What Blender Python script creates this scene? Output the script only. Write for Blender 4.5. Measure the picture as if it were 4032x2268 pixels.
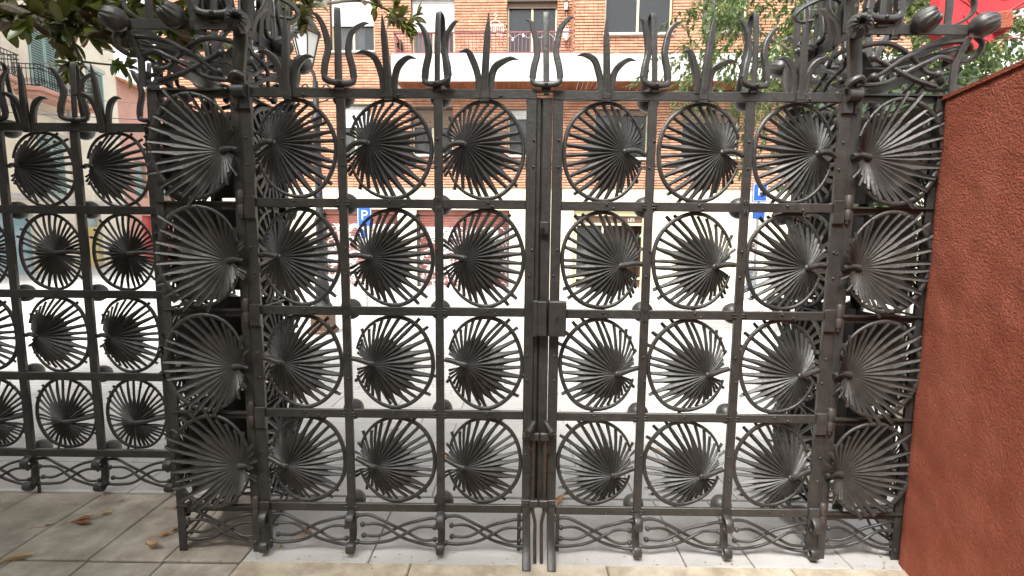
import bpy, math, random
import numpy as np
from mathutils import Vector, Matrix, noise as mnoise
R = math.radians
rng = random.Random(7)

# ------------------------------------------------------------------ scene, camera, light
for o in list(bpy.data.objects):
    bpy.data.objects.remove(o)
S = bpy.context.scene
COL = S.collection

cam_d = bpy.data.cameras.new('camera'); cam = bpy.data.objects.new('camera', cam_d); COL.objects.link(cam)
cam_d.sensor_fit = 'HORIZONTAL'; cam_d.sensor_width = 36.0; cam_d.lens = 17.304
cam_d.clip_start = 0.02; cam_d.clip_end = 400.0
PITCH, ROLL, YAW = 0.1103, 0.0094, -0.0054
_f = Vector((math.sin(YAW) * math.cos(PITCH), math.cos(YAW) * math.cos(PITCH), -math.sin(PITCH)))
_r = Vector((math.cos(YAW), -math.sin(YAW), 0)); _u = _r.cross(_f)
_r2 = _r * math.cos(ROLL) + _u * math.sin(ROLL); _u2 = _u * math.cos(ROLL) - _r * math.sin(ROLL)
M = Matrix((_r2, _u2, -_f)).transposed().to_4x4(); M.translation = Vector((-0.129, -2.3, 1.6))
cam.matrix_world = M
S.camera = cam

SUN_EL, SUN_AZ = R(56), R(206)          # soft light from behind the villa, high up: the street is lit, the garden shaded
W = bpy.data.worlds.new('World'); S.world = W; W.use_nodes = True
wn, wl = W.node_tree.nodes, W.node_tree.links
sky = wn.new('ShaderNodeTexSky'); sky.sky_type = 'NISHITA'; sky.sun_disc = False
sky.sun_elevation = SUN_EL; sky.sun_rotation = SUN_AZ; sky.air_density = 1.2; sky.dust_density = 4.0; sky.ozone_density = 1.0
hs = wn.new('ShaderNodeHueSaturation'); hs.inputs['Saturation'].default_value = 0.16
wl.new(sky.outputs['Color'], hs.inputs['Color'])
bg = wn['Background']; bg.inputs['Strength'].default_value = 0.13
wl.new(hs.outputs['Color'], bg.inputs['Color'])
sd = bpy.data.lights.new('sun', 'SUN'); sd.energy = 1.5; sd.angle = R(20); sd.color = (1.0, 0.96, 0.9)
so = bpy.data.objects.new('sun', sd); COL.objects.link(so)
sdir = Vector((math.sin(SUN_AZ) * math.cos(SUN_EL), math.cos(SUN_AZ) * math.cos(SUN_EL), math.sin(SUN_EL)))
so.rotation_euler = sdir.to_track_quat('Z', 'Y').to_euler(); so.location = sdir * 30
vs = S.view_settings
vs.view_transform = 'Standard'; vs.look = 'None'; vs.gamma = 1.0; vs.use_curve_mapping = False; vs.exposure = 1.85
S.render.engine = 'CYCLES'; S.cycles.max_bounces = 6; S.cycles.diffuse_bounces = 3; S.cycles.glossy_bounces = 3; S.cycles.transparent_max_bounces = 6

# ------------------------------------------------------------------ helpers
def ramp(nt, fac, stops):
    n = nt.nodes.new('ShaderNodeValToRGB'); e = n.color_ramp.elements
    while len(e) < len(stops): e.new(0.5)
    for el, (p, c) in zip(e, stops):
        el.position = p; el.color = (c[0], c[1], c[2], 1) if not isinstance(c, (int, float)) else (c, c, c, 1)
    nt.links.new(fac, n.inputs['Fac']); return n.outputs['Color']

def mix(nt, fac, a, b, mode='MIX'):
    n = nt.nodes.new('ShaderNodeMix'); n.data_type = 'RGBA'; n.blend_type = mode
    for sock, v in ((n.inputs[0], fac), (n.inputs[6], a), (n.inputs[7], b)):
        if isinstance(v, (int, float)): sock.default_value = v
        elif isinstance(v, tuple): sock.default_value = (v[0], v[1], v[2], 1)
        else: nt.links.new(v, sock)
    return n.outputs[2]

def tex(nt, scale=5, detail=4, rough=0.55, stretch=None, world=True, kind='noise', loc=None):
    if world:
        g = nt.nodes.new('ShaderNodeNewGeometry'); v = g.outputs['Position']
    else:
        g = nt.nodes.new('ShaderNodeTexCoord'); v = g.outputs['Object']
    if stretch or loc:
        m = nt.nodes.new('ShaderNodeMapping')
        if stretch: m.inputs['Scale'].default_value = stretch
        if loc: m.inputs['Location'].default_value = loc
        nt.links.new(v, m.inputs['Vector']); v = m.outputs['Vector']
    if kind == 'noise':
        n = nt.nodes.new('ShaderNodeTexNoise'); n.inputs['Detail'].default_value = detail; n.inputs['Roughness'].default_value = rough
    else:
        n = nt.nodes.new('ShaderNodeTexVoronoi')
    n.inputs['Scale'].default_value = scale
    nt.links.new(v, n.inputs['Vector'])
    return n.outputs['Fac'] if kind == 'noise' else n.outputs['Distance']

MATS = {}
def mat(name, c0, c1=None, scale=6, rough=0.6, metal=0.0, bump=0.0, bscale=40, bdist=0.01, spec=0.5, world=True, stretch=None, island=0.0, extra=None, trans=0.0, alpha=1.0, emit=None, grain=0):
    m = bpy.data.materials.new(name); m.use_nodes = True; nt = m.node_tree
    p = nt.nodes['Principled BSDF']
    p.inputs['Roughness'].default_value = rough; p.inputs['Metallic'].default_value = metal
    p.inputs['Specular IOR Level'].default_value = spec
    if c1 is None: c1 = c0
    n = tex(nt, scale, stretch=stretch, world=world)
    col = ramp(nt, n, [(0.32, c0), (0.68, c1)])
    if island:
        g = nt.nodes.new('ShaderNodeNewGeometry'); oi = nt.nodes.new('ShaderNodeObjectInfo')
        ad = nt.nodes.new('ShaderNodeMath'); ad.operation = 'ADD'
        nt.links.new(g.outputs['Random Per Island'], ad.inputs[0]); nt.links.new(oi.outputs['Random'], ad.inputs[1])
        fr = nt.nodes.new('ShaderNodeMath'); fr.operation = 'FRACT'; nt.links.new(ad.outputs[0], fr.inputs[0])
        b = ramp(nt, fr.outputs[0], [(0, 1 - island), (1, 1 + island)])
        col = mix(nt, 1.0, col, b, 'MULTIPLY')
    if extra: col = extra(nt, col)
    nt.links.new(col, p.inputs['Base Color'])
    if bump:
        bn = nt.nodes.new('ShaderNodeBump'); bn.inputs['Strength'].default_value = bump; bn.inputs['Distance'].default_value = bdist
        hsock = tex(nt, bscale, detail=5, world=world, stretch=stretch)
        if grain:
            ng = tex(nt, grain, kind='voronoi'); n3 = tex(nt, 260, detail=2)
            m1 = nt.nodes.new('ShaderNodeMath'); m1.operation = 'MULTIPLY_ADD'; m1.inputs[1].default_value = -.9
            nt.links.new(ng, m1.inputs[0]); nt.links.new(n3, m1.inputs[2])
            m2 = nt.nodes.new('ShaderNodeMath'); m2.operation = 'MULTIPLY_ADD'; m2.inputs[1].default_value = .8
            nt.links.new(hsock, m2.inputs[0]); nt.links.new(m1.outputs[0], m2.inputs[2]); hsock = m2.outputs[0]
        nt.links.new(hsock, bn.inputs['Height']); nt.links.new(bn.outputs['Normal'], p.inputs['Normal'])
    if trans: p.inputs['Transmission Weight'].default_value = trans
    if emit: p.inputs['Emission Color'].default_value = (*emit[0], 1); p.inputs['Emission Strength'].default_value = emit[1]
    MATS[name] = m; return m

def rust(amount, c=(0.16, 0.045, 0.018)):
    def f(nt, col):
        n = tex(nt, 9, detail=8, rough=0.7); k = ramp(nt, n, [(amount, 0.0), (amount + 0.1, 1.0)])
        return mix(nt, k, col, c)
    return f

def iron_extra(nt, col):
    n = tex(nt, 3.5, detail=4); k = ramp(nt, n, [(.3, .72), (.7, 1.3)]); col = mix(nt, 1.0, col, k, 'MULTIPLY')
    n = tex(nt, 14, detail=7, rough=.75); k = ramp(nt, n, [(.70, 0.0), (.80, .7)]); col = mix(nt, k, col, (0.075, 0.036, 0.022))
    n = tex(nt, 45, detail=6, rough=.8, loc=(4, 2, 0)); k = ramp(nt, n, [(.66, 0.0), (.78, .55)]); return mix(nt, k, col, (0.10, 0.098, 0.094))
mat('iron', (0.026, 0.0248, 0.0232), (0.046, 0.044, 0.0412), 22, 0.46, 0.0, 0.5, 70, 0.004, 0.7, extra=iron_extra)
mat('iron_dusty', (0.040, 0.039, 0.037), (0.085, 0.082, 0.078), 30, 0.58, 0.0, 0.5, 120, 0.003, 0.4)
mat('iron_hinge', (0.045, 0.038, 0.034), (0.075, 0.064, 0.058), 30, 0.5, 0.0, 0.3, 120, 0.002, 0.5, extra=rust(0.60, (0.15, 0.045, 0.025)))
mat('iron_rusty', (0.035, 0.03, 0.028), (0.085, 0.055, 0.04), 30, 0.65, 0.0, 0.5, 120, 0.002, 0.35, extra=rust(0.66, (0.10, 0.04, 0.022)))
mat('hole', (0.004, 0.004, 0.004), rough=0.9)

# ---- mesh builder
class MB:
    def __init__(s): s.v = []; s.f = []; s.sm = []
    def add(s, vs, fs, smooth=False):
        b = len(s.v); s.v += [tuple(v) for v in vs]; s.f += [tuple(i + b for i in f) for f in fs]; s.sm += [smooth] * len(fs)
    def box(s, c, size, rot=None, bev=0.0):
        hx, hy, hz = size[0] / 2, size[1] / 2, size[2] / 2
        if bev <= 0:
            vs = [Vector((x, y, z)) for x in (-hx, hx) for y in (-hy, hy) for z in (-hz, hz)]
            fs = [(0, 1, 3, 2), (4, 6, 7, 5), (0, 4, 5, 1), (2, 3, 7, 6), (0, 2, 6, 4), (1, 5, 7, 3)]
        else:
            b = min(bev, hx * .8, hy * .8, hz * .8)
            vs = []; idx = {}
            for sx in (-1, 1):
                for sy in (-1, 1):
                    for sz in (-1, 1):
                        for a in range(3):
                            p = [sx * hx, sy * hy, sz * hz]
                            for k in range(3):
                                if k != a: p[k] -= (sx, sy, sz)[k] * b
                            idx[(sx, sy, sz, a)] = len(vs); vs.append(Vector(p))
            fs = []
            for a in range(3):
                o1, o2 = [k for k in range(3) if k != a]
                for sg in (-1, 1):
                    q = []
                    for s1, s2 in ((-1, -1), (1, -1), (1, 1), (-1, 1)):
                        t = [0, 0, 0]; t[a] = sg; t[o1] = s1; t[o2] = s2; q.append(idx[(*t, a)])
                    fs.append(tuple(q))
            for a in range(3):
                o1, o2 = [k for k in range(3) if k != a]
                for s1 in (-1, 1):
                    for s2 in (-1, 1):
                        q = []
                        for sg, w in ((-1, o1), (1, o1), (1, o2), (-1, o2)):
                            t = [0, 0, 0]; t[a] = sg; t[o1] = s1; t[o2] = s2; q.append(idx[(*t, w)])
                        fs.append(tuple(q))
            for sx in (-1, 1):
                for sy in (-1, 1):
                    for sz in (-1, 1):
                        fs.append(tuple(idx[(sx, sy, sz, a)] for a in range(3)))
        c = Vector(c)
        if rot is not None: vs = [rot @ v for v in vs]
        s.add([v + c for v in vs], fs)
        return s
    def tube(s, pts, ra, rb=None, side=None, n=8, sup=2.0, caps=True, smooth=True):
        """sweep a (super)elliptic section; ra: radius along 'side', rb across it"""
        pts = [Vector(p) for p in pts]; m = len(pts)
        if not hasattr(ra, '__len__'): ra = [ra] * m
        if rb is None: rb = ra
        if not hasattr(rb, '__len__'): rb = [rb] * m
        T = []
        for i in range(m):
            t = pts[min(i + 1, m - 1)] - pts[max(i - 1, 0)]
            T.append(t.normalized() if t.length > 1e-9 else Vector((0, 0, 1)))
        u = Vector(side) if side is not None else (Vector((0, 1, 0)) if abs(T[0].y) < .9 else Vector((1, 0, 0)))
        vs = []
        for i in range(m):
            u = u - T[i] * u.dot(T[i]); u.normalize(); w = T[i].cross(u)
            for k in range(n):
                a = 2 * math.pi * (k + .5) / n; ca, sa = math.cos(a), math.sin(a)
                x = math.copysign(abs(ca) ** (2 / sup), ca); y = math.copysign(abs(sa) ** (2 / sup), sa)
                vs.append(pts[i] + u * (x * ra[i]) + w * (y * rb[i]))
        fs = [(i * n + k, i * n + (k + 1) % n, (i + 1) * n + (k + 1) % n, (i + 1) * n + k) for i in range(m - 1) for k in range(n)]
        if caps: fs += [tuple(reversed(range(n))), tuple(range((m - 1) * n, m * n))]
        s.add(vs, fs, smooth); return s
    def ball(s, c, r, n=10, m=7, sc=(1, 1, 1)):
        c = Vector(c); vs = []; fs = []
        for i in range(1, m):
            t = math.pi * i / m
            for k in range(n):
                a = 2 * math.pi * k / n
                vs.append(c + Vector((r * sc[0] * math.sin(t) * math.cos(a), r * sc[1] * math.sin(t) * math.sin(a), r * sc[2] * math.cos(t))))
        vs += [c + Vector((0, 0, r * sc[2])), c - Vector((0, 0, r * sc[2]))]; N = len(vs)
        for i in range(m - 2):
            for k in range(n): fs.append((i * n + k, (i + 1) * n + k, (i + 1) * n + (k + 1) % n, i * n + (k + 1) % n))
        for k in range(n):
            fs.append((N - 2, k, (k + 1) % n)); fs.append((N - 1, (m - 2) * n + (k + 1) % n, (m - 2) * n + k))
        s.add(vs, fs, True); return s
    def lathe(s, prof, c=(0, 0, 0), n=16, axis='z', smooth=True):
        vs = []; m = len(prof); c = Vector(c)
        for r, h in prof:
            for k in range(n):
                a = 2 * math.pi * k / n; x, y = r * math.cos(a), r * math.sin(a)
                vs.append(c + (Vector((x, y, h)) if axis == 'z' else Vector((x, h, y)) if axis == 'y' else Vector((h, x, y))))
        fs = [(i * n + k, i * n + (k + 1) % n, (i + 1) * n + (k + 1) % n, (i + 1) * n + k) for i in range(m - 1) for k in range(n)]
        fs += [tuple(reversed(range(n))), tuple(range((m - 1) * n, m * n))]
        s.add(vs, fs, smooth); return s
    def prism(s, poly, a, b, fn):
        """extrude 2D poly between depths a and b; fn(x, y, d) -> 3D"""
        n = len(poly); vs = [fn(x, y, a) for x, y in poly] + [fn(x, y, b) for x, y in poly]
        fs = [tuple(range(n)), tuple(reversed(range(n, 2 * n)))] + [(i, i + n, (i + 1) % n + n, (i + 1) % n) for i in range(n)]
        s.add(vs, fs); return s
    def mesh(s, name, m=None, angle=None):
        me = bpy.data.meshes.new(name); me.from_pydata(s.v, [], s.f); me.validate()
        sm = s.sm if len(s.sm) == len(me.polygons) else [any(s.sm)] * len(me.polygons)
        me.polygons.foreach_set('use_smooth', sm)
        if angle: me.set_sharp_from_angle(angle=R(angle))
        if m: me.materials.append(MATS[m])
        return me
    def build(s, name, m, parent=None, angle=40, off=None):
        """vertices are given in world space (translation-only parents)"""
        L = wloc(parent) if parent else Vector((0, 0, 0))
        if off is not None: L = Vector(off)
        s.v = [(v[0] - L[0], v[1] - L[1], v[2] - L[2]) for v in s.v]
        o = bpy.data.objects.new(name, s.mesh(name, m, angle)); COL.objects.link(o)
        if parent: o.parent = parent
        return o

def wloc(o):
    L = Vector((0, 0, 0))
    while o: L += o.location; o = o.parent
    return L
def inst(me, name, parent, loc=(0, 0, 0), rot=(0, 0, 0), sc=(1, 1, 1)):
    o = bpy.data.objects.new(name, me); COL.objects.link(o)
    o.location = loc; o.rotation_euler = rot; o.scale = sc
    if parent: o.parent = parent
    return o
def tag(o, label=None, cat=None, group=None, kind=None):
    if label: o['label'] = label
    if cat: o['category'] = cat
    if group: o['group'] = group
    if kind: o['kind'] = kind
    return o
def thing(name, label, cat, loc=(0, 0, 0), rz=0, group=None):
    o = bpy.data.objects.new(name, None); COL.objects.link(o); o.empty_display_size = .1
    o.location = loc; o.rotation_euler = (0, 0, rz); return tag(o, label, cat, group)
def spline(pts, k=5):
    P = [Vector(p) for p in pts]; P = [P[0] * 2 - P[1]] + P + [P[-1] * 2 - P[-2]]; out = []
    for i in range(1, len(P) - 2):
        for j in range(k):
            t = j / k; a, b, c, d = P[i - 1], P[i], P[i + 1], P[i + 2]
            out.append(.5 * ((2 * b) + (c - a) * t + (2 * a - 5 * b + 4 * c - d) * t * t + (3 * b - a - 3 * c + d) * t ** 3))
    out.append(P[-2]); return out
def lerp(a, b, t): return a + (b - a) * t
def taper(vals, n):
    m = len(vals) - 1
    return [lerp(vals[min(int(i / (n - 1) * m), m - 1)], vals[min(int(i / (n - 1) * m), m - 1) + 1], i / (n - 1) * m - min(int(i / (n - 1) * m), m - 1)) for i in range(n)]

# ------------------------------------------------------------------ setting: ground, pavements, road
def stone_extra(nt, col):
    a = tex(nt, 26, detail=7, rough=0.7, stretch=(0.45, 1.0, 1.0)); k = ramp(nt, a, [(0.60, 0.0), (0.72, 0.55)])
    col = mix(nt, k, col, (0.62, 0.58, 0.51))
    b = tex(nt, 3.5, detail=6, rough=0.65); k2 = ramp(nt, b, [(0.35, 0.45), (0.62, 0.0)])
    return mix(nt, k2, col, (0.17, 0.145, 0.11))
mat('slab', (0.28, 0.255, 0.215), (0.42, 0.39, 0.335), 7, 0.75, 0, 0.35, 45, 0.006, 0.3, island=0.10, extra=stone_extra)
def thr_extra(nt, col):
    b = tex(nt, 5.5, detail=7, rough=0.7); k2 = ramp(nt, b, [(0.36, 0.7), (0.56, 0.0)])
    return mix(nt, k2, col, (0.25, 0.20, 0.145))
mat('threshold', (0.40, 0.345, 0.255), (0.56, 0.50, 0.40), 9, 0.75, 0, 0.3, 60, 0.005, 0.3, extra=thr_extra)
def conc_extra(nt, col):
    b = tex(nt, 90, detail=3, rough=0.6); k2 = ramp(nt, b, [(0.55, 0.0), (0.7, 0.4)])
    return mix(nt, k2, col, (0.24, 0.235, 0.225))
mat('pavement', (0.38, 0.375, 0.36), (0.47, 0.465, 0.45), 3, 0.8, 0, 0.25, 120, 0.003, 0.3, island=0.05, extra=conc_extra)
def paver_extra(nt, col):
    g = nt.nodes.new('ShaderNodeNewGeometry')
    b = nt.nodes.new('ShaderNodeTexBrick'); b.inputs['Scale'].default_value = 2.2; b.inputs['Mortar Size'].default_value = 0.012
    b.inputs['Color1'].default_value = (.95, .95, .95, 1); b.inputs['Color2'].default_value = (1.06, 1.06, 1.05, 1); b.inputs['Mortar'].default_value = (.55, .53, .5, 1)
    nt.links.new(g.outputs['Position'], b.inputs['Vector'])
    return mix(nt, 1.0, col, b.outputs['Color'], 'MULTIPLY')
mat('pavers', (0.42, 0.415, 0.40), (0.50, 0.495, 0.48), 1.5, 0.8, 0, 0.2, 60, 0.004, 0.3, extra=paver_extra)
mat('asphalt', (0.19, 0.19, 0.185), (0.25, 0.25, 0.245), 3, 0.85, 0, 0.3, 150, 0.004, 0.3)
mat('kerb', (0.36, 0.35, 0.33), (0.45, 0.44, 0.42), 6, 0.75, 0, 0.2, 60, 0.004)
mat('joint', (0.055, 0.05, 0.042), (0.10, 0.09, 0.075), 20, 0.95)
mat('soil', (0.12, 0.10, 0.08), (0.2, 0.17, 0.13), 4, 0.95)

def sheet(name, x0, x1, prof, m, nx=2, kind='structure'):
    """ground strip: prof = [(y, z), ...]"""
    b = MB(); vs = []; xs = [lerp(x0, x1, i / (nx - 1)) for i in range(nx)]
    for y, z in prof:
        for x in xs: vs.append((x, y, z))
    fs = [(j * nx + i, j * nx + i + 1, (j + 1) * nx + i + 1, (j + 1) * nx + i) for j in range(len(prof) - 1) for i in range(nx - 1)]
    b.add(vs, fs); return tag(b.build(name, m), kind=kind)

def gz(y):     # ground height: level inside, falling gently towards the far houses
    if y < 0.6: return 0.0
    return -0.24 * (y - 0.6) / 6.9 if y < 7.5 else -0.24 - 0.21 * (y - 7.5) / 7.9
sheet('ground', -160, 160, [(-60, -.03), (0.6, -.03), (7.5, -.45), (12, -1.3), (200, -1.6)], 'soil')
garden_floor = sheet('garden_paving', -12, 12, [(-10, -.012), (0.62, -.012)], 'joint')
near_pave = sheet('street_pavement', -40, 40, [(0.53, gz(.53) - .008), (2.6, gz(2.6) - .008), (7.5, gz(7.5) - .008)], 'pavers')
b = MB(); b.box((0, 7.56, gz(7.5) - .075), (80, .12, .14)); tag(b.build('kerb', 'kerb'), kind='structure')
sheet('road', -60, 60, [(7.6, gz(7.5) - .13), (9.3, gz(9.3) - .09), (10.9, gz(11) - .13)], 'pavers')
b = MB(); b.box((0, 10.97, gz(11) - .06), (80, .14, .16)); tag(b.build('kerb', 'kerb'), kind='structure')
sheet('far_pavement', -90, 60, [(11.04, gz(11.0)), (60, gz(15.4) - .15)], 'pavers')

def slab_rows(parent, xs, y0, y1, m, top=0.0, gap=0.006, th=.03, jit=.0015):
    for x0, x1 in zip(xs[:-1], xs[1:]):
        cx, cy = (x0 + x1) / 2, (y0 + y1) / 2
        o = bpy.data.objects.new('paving_slab', None)
        bb = MB(); bb.box((0, 0, -th / 2), (x1 - x0 - gap, y1 - y0 - gap, th), bev=.004)
        o = bpy.data.objects.new('paving_slab', bb.mesh('paving_slab', m)); COL.objects.link(o); o.parent = parent
        o.location = (cx, cy, (gz(cy) if y0 > .5 else 0) + top + rng.uniform(-jit, jit))
        if y0 > .5: o.rotation_euler.x = -math.atan(.24 / 6.9)
# inside, left of the gate and along the wall
slab_rows(garden_floor, [-4.68, -4.27, -3.86, -3.45, -3.04, -2.63, -2.2, -1.83, -1.45], -.075, .53, 'slab')
slab_rows(garden_floor, [-4.40, -4.03, -3.66, -3.29, -2.92, -2.555, -2.188, -1.82, -1.45], -.62, -.085, 'slab')
slab_rows(garden_floor, [-4.5, -3.9, -3.3, -2.7, -2.1, -1.45], -1.3, -.62, 'slab')
slab_rows(garden_floor, [-4.5, -3.9, -3.3, -2.7, -2.1, -1.45, -.8, -.2, .4, 1.0, 1.6], -2.0, -1.3, 'slab')
slab_rows(garden_floor, [-4.5, -3.9, -3.3, -2.7, -2.1, -1.45, -.8, -.2, .4, 1.0, 1.6], -2.7, -2.0, 'slab')
slab_rows(garden_floor, [-4.5, -3.9, -3.3, -2.7, -2.1, -1.45, -.8, -.2, .4, 1.0, 1.6], -3.6, -2.7, 'slab')
for x0, x1 in ((-1.45, -.62), (-.62, .33), (.33, 1.22), (1.22, 1.95)):      # worn threshold stones
    bb = MB(); bb.box(((x0 + x1) / 2, -.345, -.012), (x1 - x0 - .004, .55, .03), bev=.006); bb.build('threshold_stone', 'threshold', garden_floor)
slab_rows(garden_floor, [-1.45, -.8, -.2, .4, 1.0, 1.6], -1.3, -.62, 'slab')
slab_rows(garden_floor, [-1.45, -.83, -.05, .72, 1.05, 1.527, 1.95], -.07, .53, 'pavement', .0)
xs0 = [-6.2 + .62 * i for i in range(21)]
for k in range(5):
    slab_rows(near_pave, [x + (.31 if k % 2 else 0) for x in xs0], .535 + .42 * k, .535 + .42 * (k + 1), 'pavement', .004)

# ------------------------------------------------------------------ red rendered wall on the right
def stucco_extra(nt, col):
    n = tex(nt, 2.2, detail=6, rough=.6, stretch=(1, 1, .35)); k = ramp(nt, n, [(.35, 0.0), (.7, .55)])
    col = mix(nt, k, col, (0.33, 0.078, 0.045))
    n2 = tex(nt, 120, detail=4, rough=.7); k2 = ramp(nt, n2, [(.32, .5), (.5, 0.0)])
    return mix(nt, k2, col, (0.22, 0.05, 0.028))
mat('red_stucco', (0.45, 0.122, 0.072), (0.56, 0.172, 0.108), 5, 0.9, 0, 1.0, 22, 0.010, 0.2, extra=stucco_extra, grain=105)
wall_dir = Vector((-.25, -1, 0)).normalized(); wall_n = Vector((-1, .25, 0)).normalized()   # n points to the garden
w0 = Vector((1.783, -.0, 0))
b = MB(); nu, nv = 150, 70; L, H = 4.2, 2.222
vs = []
for j in range(nv + 1):
    for i in range(nu + 1):
        s, z = L * i / nu, H * j / nv
        q = w0 + wall_dir * s + Vector((0, 0, z))
        d = .0035 * mnoise.noise(q * 9) + .0022 * mnoise.noise(q * 34)
        edge = min(s / .03, (H - z) / .03, 1); q = q + wall_n * (d - .012 * (1 - edge) ** 2)
        vs.append(q)
fs = [(j * (nu + 1) + i + 1, j * (nu + 1) + i, (j + 1) * (nu + 1) + i, (j + 1) * (nu + 1) + i + 1) for j in range(nv) for i in range(nu)]
b.add(vs, fs, True)
rw = thing('garden_wall', 'terracotta red roughcast garden wall beside the right gate pillar', 'wall', tuple(w0))
b.build('wall_face', 'red_stucco', rw, angle=None)
def wq(s, n, z): return w0 + wall_dir * s - wall_n * n + Vector((0, 0, z))
b = MB(); P = [(0.004, .012), (L, .012), (L, .25), (0.004, .25)]
b.prism(P, 0.0, H - .012, lambda s, n, z: wq(s, n, z)); b.build('wall_core', 'red_stucco', rw)
b = MB(); P = [(-.004, -.005), (L, -.005), (L, .262), (-.004, .262)]
b.prism(P, H - .010, H + .006, lambda s, n, z: wq(s, n, z)); b.build('coping', 'red_stucco', rw)
mat('mastic', (0.012, 0.014, 0.018), rough=.6)
b = MB(); b.box((1.80, .03, 1.11), (.022, .05, 2.22)); b.build('seal_strip', 'mastic', rw)

# ------------------------------------------------------------------ palm leaf castings
CA, CB = 0.198, 0.228        # half width / height of the opening of one cell
def palm_leaf(seed, hx, hz, mirror=False, ext=0.0, stem_dz=0.0, N=32, span=(-160, 158), tilt=0.0, stem_to=-.2):
    """cast-iron fan leaf: hub at (hx, hz), fingers out to an oval ring; returns blade, ring, stem meshes.
    the ribbed back faces -y; ring tube lies at y=.022"""
    r_ = random.Random(seed); ra, rb = .190, .226
    def reach(a):
        ux, uz = math.cos(a), math.sin(a); A = (ux / ra) ** 2 + (uz / rb) ** 2
        B = 2 * (hx * ux / ra ** 2 + hz * uz / rb ** 2); C = (hx / ra) ** 2 + (hz / rb) ** 2 - 1
        return (-B + math.sqrt(B * B - 4 * A * C)) / (2 * A)
    sx = -1 if mirror else 1
    b = MB(); a0, a1 = R(span[0]) + tilt, R(span[1]) + tilt; step = (a1 - a0) / N
    bd = [a0 + step * (i + (r_.uniform(-.14, .14) if 0 < i < N else 0)) for i in range(N + 1)]
    prev_web = None
    for i in range(N):
        a = (bd[i] + bd[i + 1]) / 2; half = (bd[i + 1] - bd[i]) / 2
        Rr = reach(a) - .002
        long_ = .5 - .5 * math.cos(a)              # 0 towards +x, 1 towards the stem
        stub = abs(math.sin(2 * a)) > .5 and r_.random() < .42
        if stub: Rr += r_.uniform(.026, .044)
        Rr += ext * (1 - .7 * long_)
        web = (lerp(.63, .52, long_) - .08 * math.sin(a) + r_.uniform(-.06, .06)) * reach(a)
        bend = r_.uniform(-.05, .05) + .05 * math.sin(a)
        rows = []
        for t in (0.03, .10, .20, .32, .42, .50, .57, .64, .72, .82, .92, 1.0):
            rr = t * Rr
            ang = a - bend * max(0, t - .45) ** 1.5 * 2
            w_web = rr * math.tan(half)
            if rr <= web: w = w_web * 1.07
            else:
                k = (rr - web) / max(Rr - web, 1e-4); w0_ = web * math.tan(half)
                w = lerp(min(w0_, .0185) * lerp(1.04, .84, min(1, k * 5)), .0082, k ** .8) * (1 + .07 * math.sin(9 * k + seed + i))
                w = min(w, w_web)
            f = min(1.0, rr / max(reach(a), .05))
            yc = lerp(-.013, .031, f ** 1.35) + .0025 * math.sin(3 * t + i) * t
            ux, uz = math.cos(ang), math.sin(ang); px, pz = -uz, ux
            cx, cz = hx + ux * rr, hz + uz * rr
            amp = min(w * 1.0, .0105)
            sk = -.25 * w * math.copysign(1, px * 0 + 1)
            rows.append([(cx + px * w, yc + amp * .5, cz + pz * w), (cx, yc - amp * .75, cz), (cx - px * w, yc + amp * .5, cz - pz * w), (cx, yc - amp * .75 + min(.0062, w * .7 + .0008), cz)])
        vs = [(x * sx, y, z) for row in rows for x, y, z in row]; m = len(rows)
        fs = [(4 * j + k, 4 * j + (k + 1) % 4, 4 * j + 4 + (k + 1) % 4, 4 * j + 4 + k) for j in range(m - 1) for k in range(4)]
        fs += [(3, 2, 1, 0), (4 * m - 4, 4 * m - 3, 4 * m - 2, 4 * m - 1)]
        if mirror: fs = [tuple(reversed(f)) for f in fs]
        b.add(vs, fs, True)
    b.ball((hx * sx, -.009, hz), .0145, 12, 7, (1, .8, 1))
    blade = b.mesh('palm_leaf', 'iron', 28)
    b = MB(); g = 0.30 if abs(hx) > .05 else .10; pts = []
    for i in range(45):
        a = -math.pi + g + (2 * math.pi - 2 * g) * i / 44
        wob = 1 + .008 * math.sin(5 * a + seed)
        pts.append((ra * wob * math.cos(a) * sx, .022 + .003 * math.sin(3 * a + seed), rb * wob * math.sin(a)))
    if hx > .0: pts = [(-x, y, z) for x, y, z in pts]
    b.tube(pts, taper([.006, .0105, .0105, .0105, .006], 45), taper([.006, .0085, .0085, .0085, .006], 45), side=(0, 0, 1), n=8, sup=2.6)
    ring = b.mesh('ring', 'iron', 50)
    b = MB(); x0 = stem_to
    p = spline([(x0 * sx, .012, hz + stem_dz), (lerp(x0, hx, .35) * sx, .004, hz + stem_dz * .35 + .008), (lerp(x0, hx, .7) * sx, -.004, hz + .006), (hx * sx, -.011, hz)], 4)
    b.tube(p, taper([.0125, .0135, .0165], len(p)), n=10); stem = b.mesh('stem', 'iron', 60)
    return blade, ring, stem

LV = {}   # leaf sets
LV['gl'] = [palm_leaf(1, -.094, .024, stem_dz=-.03), palm_leaf(2, -.095, .002, stem_dz=.005), palm_leaf(3, -.094, -.002, stem_dz=.02), palm_leaf(4, -.10, -.026, stem_dz=.035)]
LV['gr'] = [palm_leaf(11, -.096, .000, True, stem_dz=-.012, tilt=.05), palm_leaf(12, -.094, -.022, True, stem_dz=.008, tilt=.05), palm_leaf(13, -.092, -.034, True, stem_dz=.025, tilt=.06), palm_leaf(14, -.088, -.054, True, stem_dz=.03, tilt=.07)]
LV['pl'] = [palm_leaf(21 + k, -.115, -.012 - .008 * k, ext=.008, span=(-163, 160), N=33) for k in range(4)]
LV['pr'] = [palm_leaf(31 + k, -.112, -.018 - .008 * k, True, ext=.008, span=(-163, 160), N=33) for k in range(4)]
LV['fa'] = [palm_leaf(41, -.13, .015), palm_leaf(42, -.11, -.005)]
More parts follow.
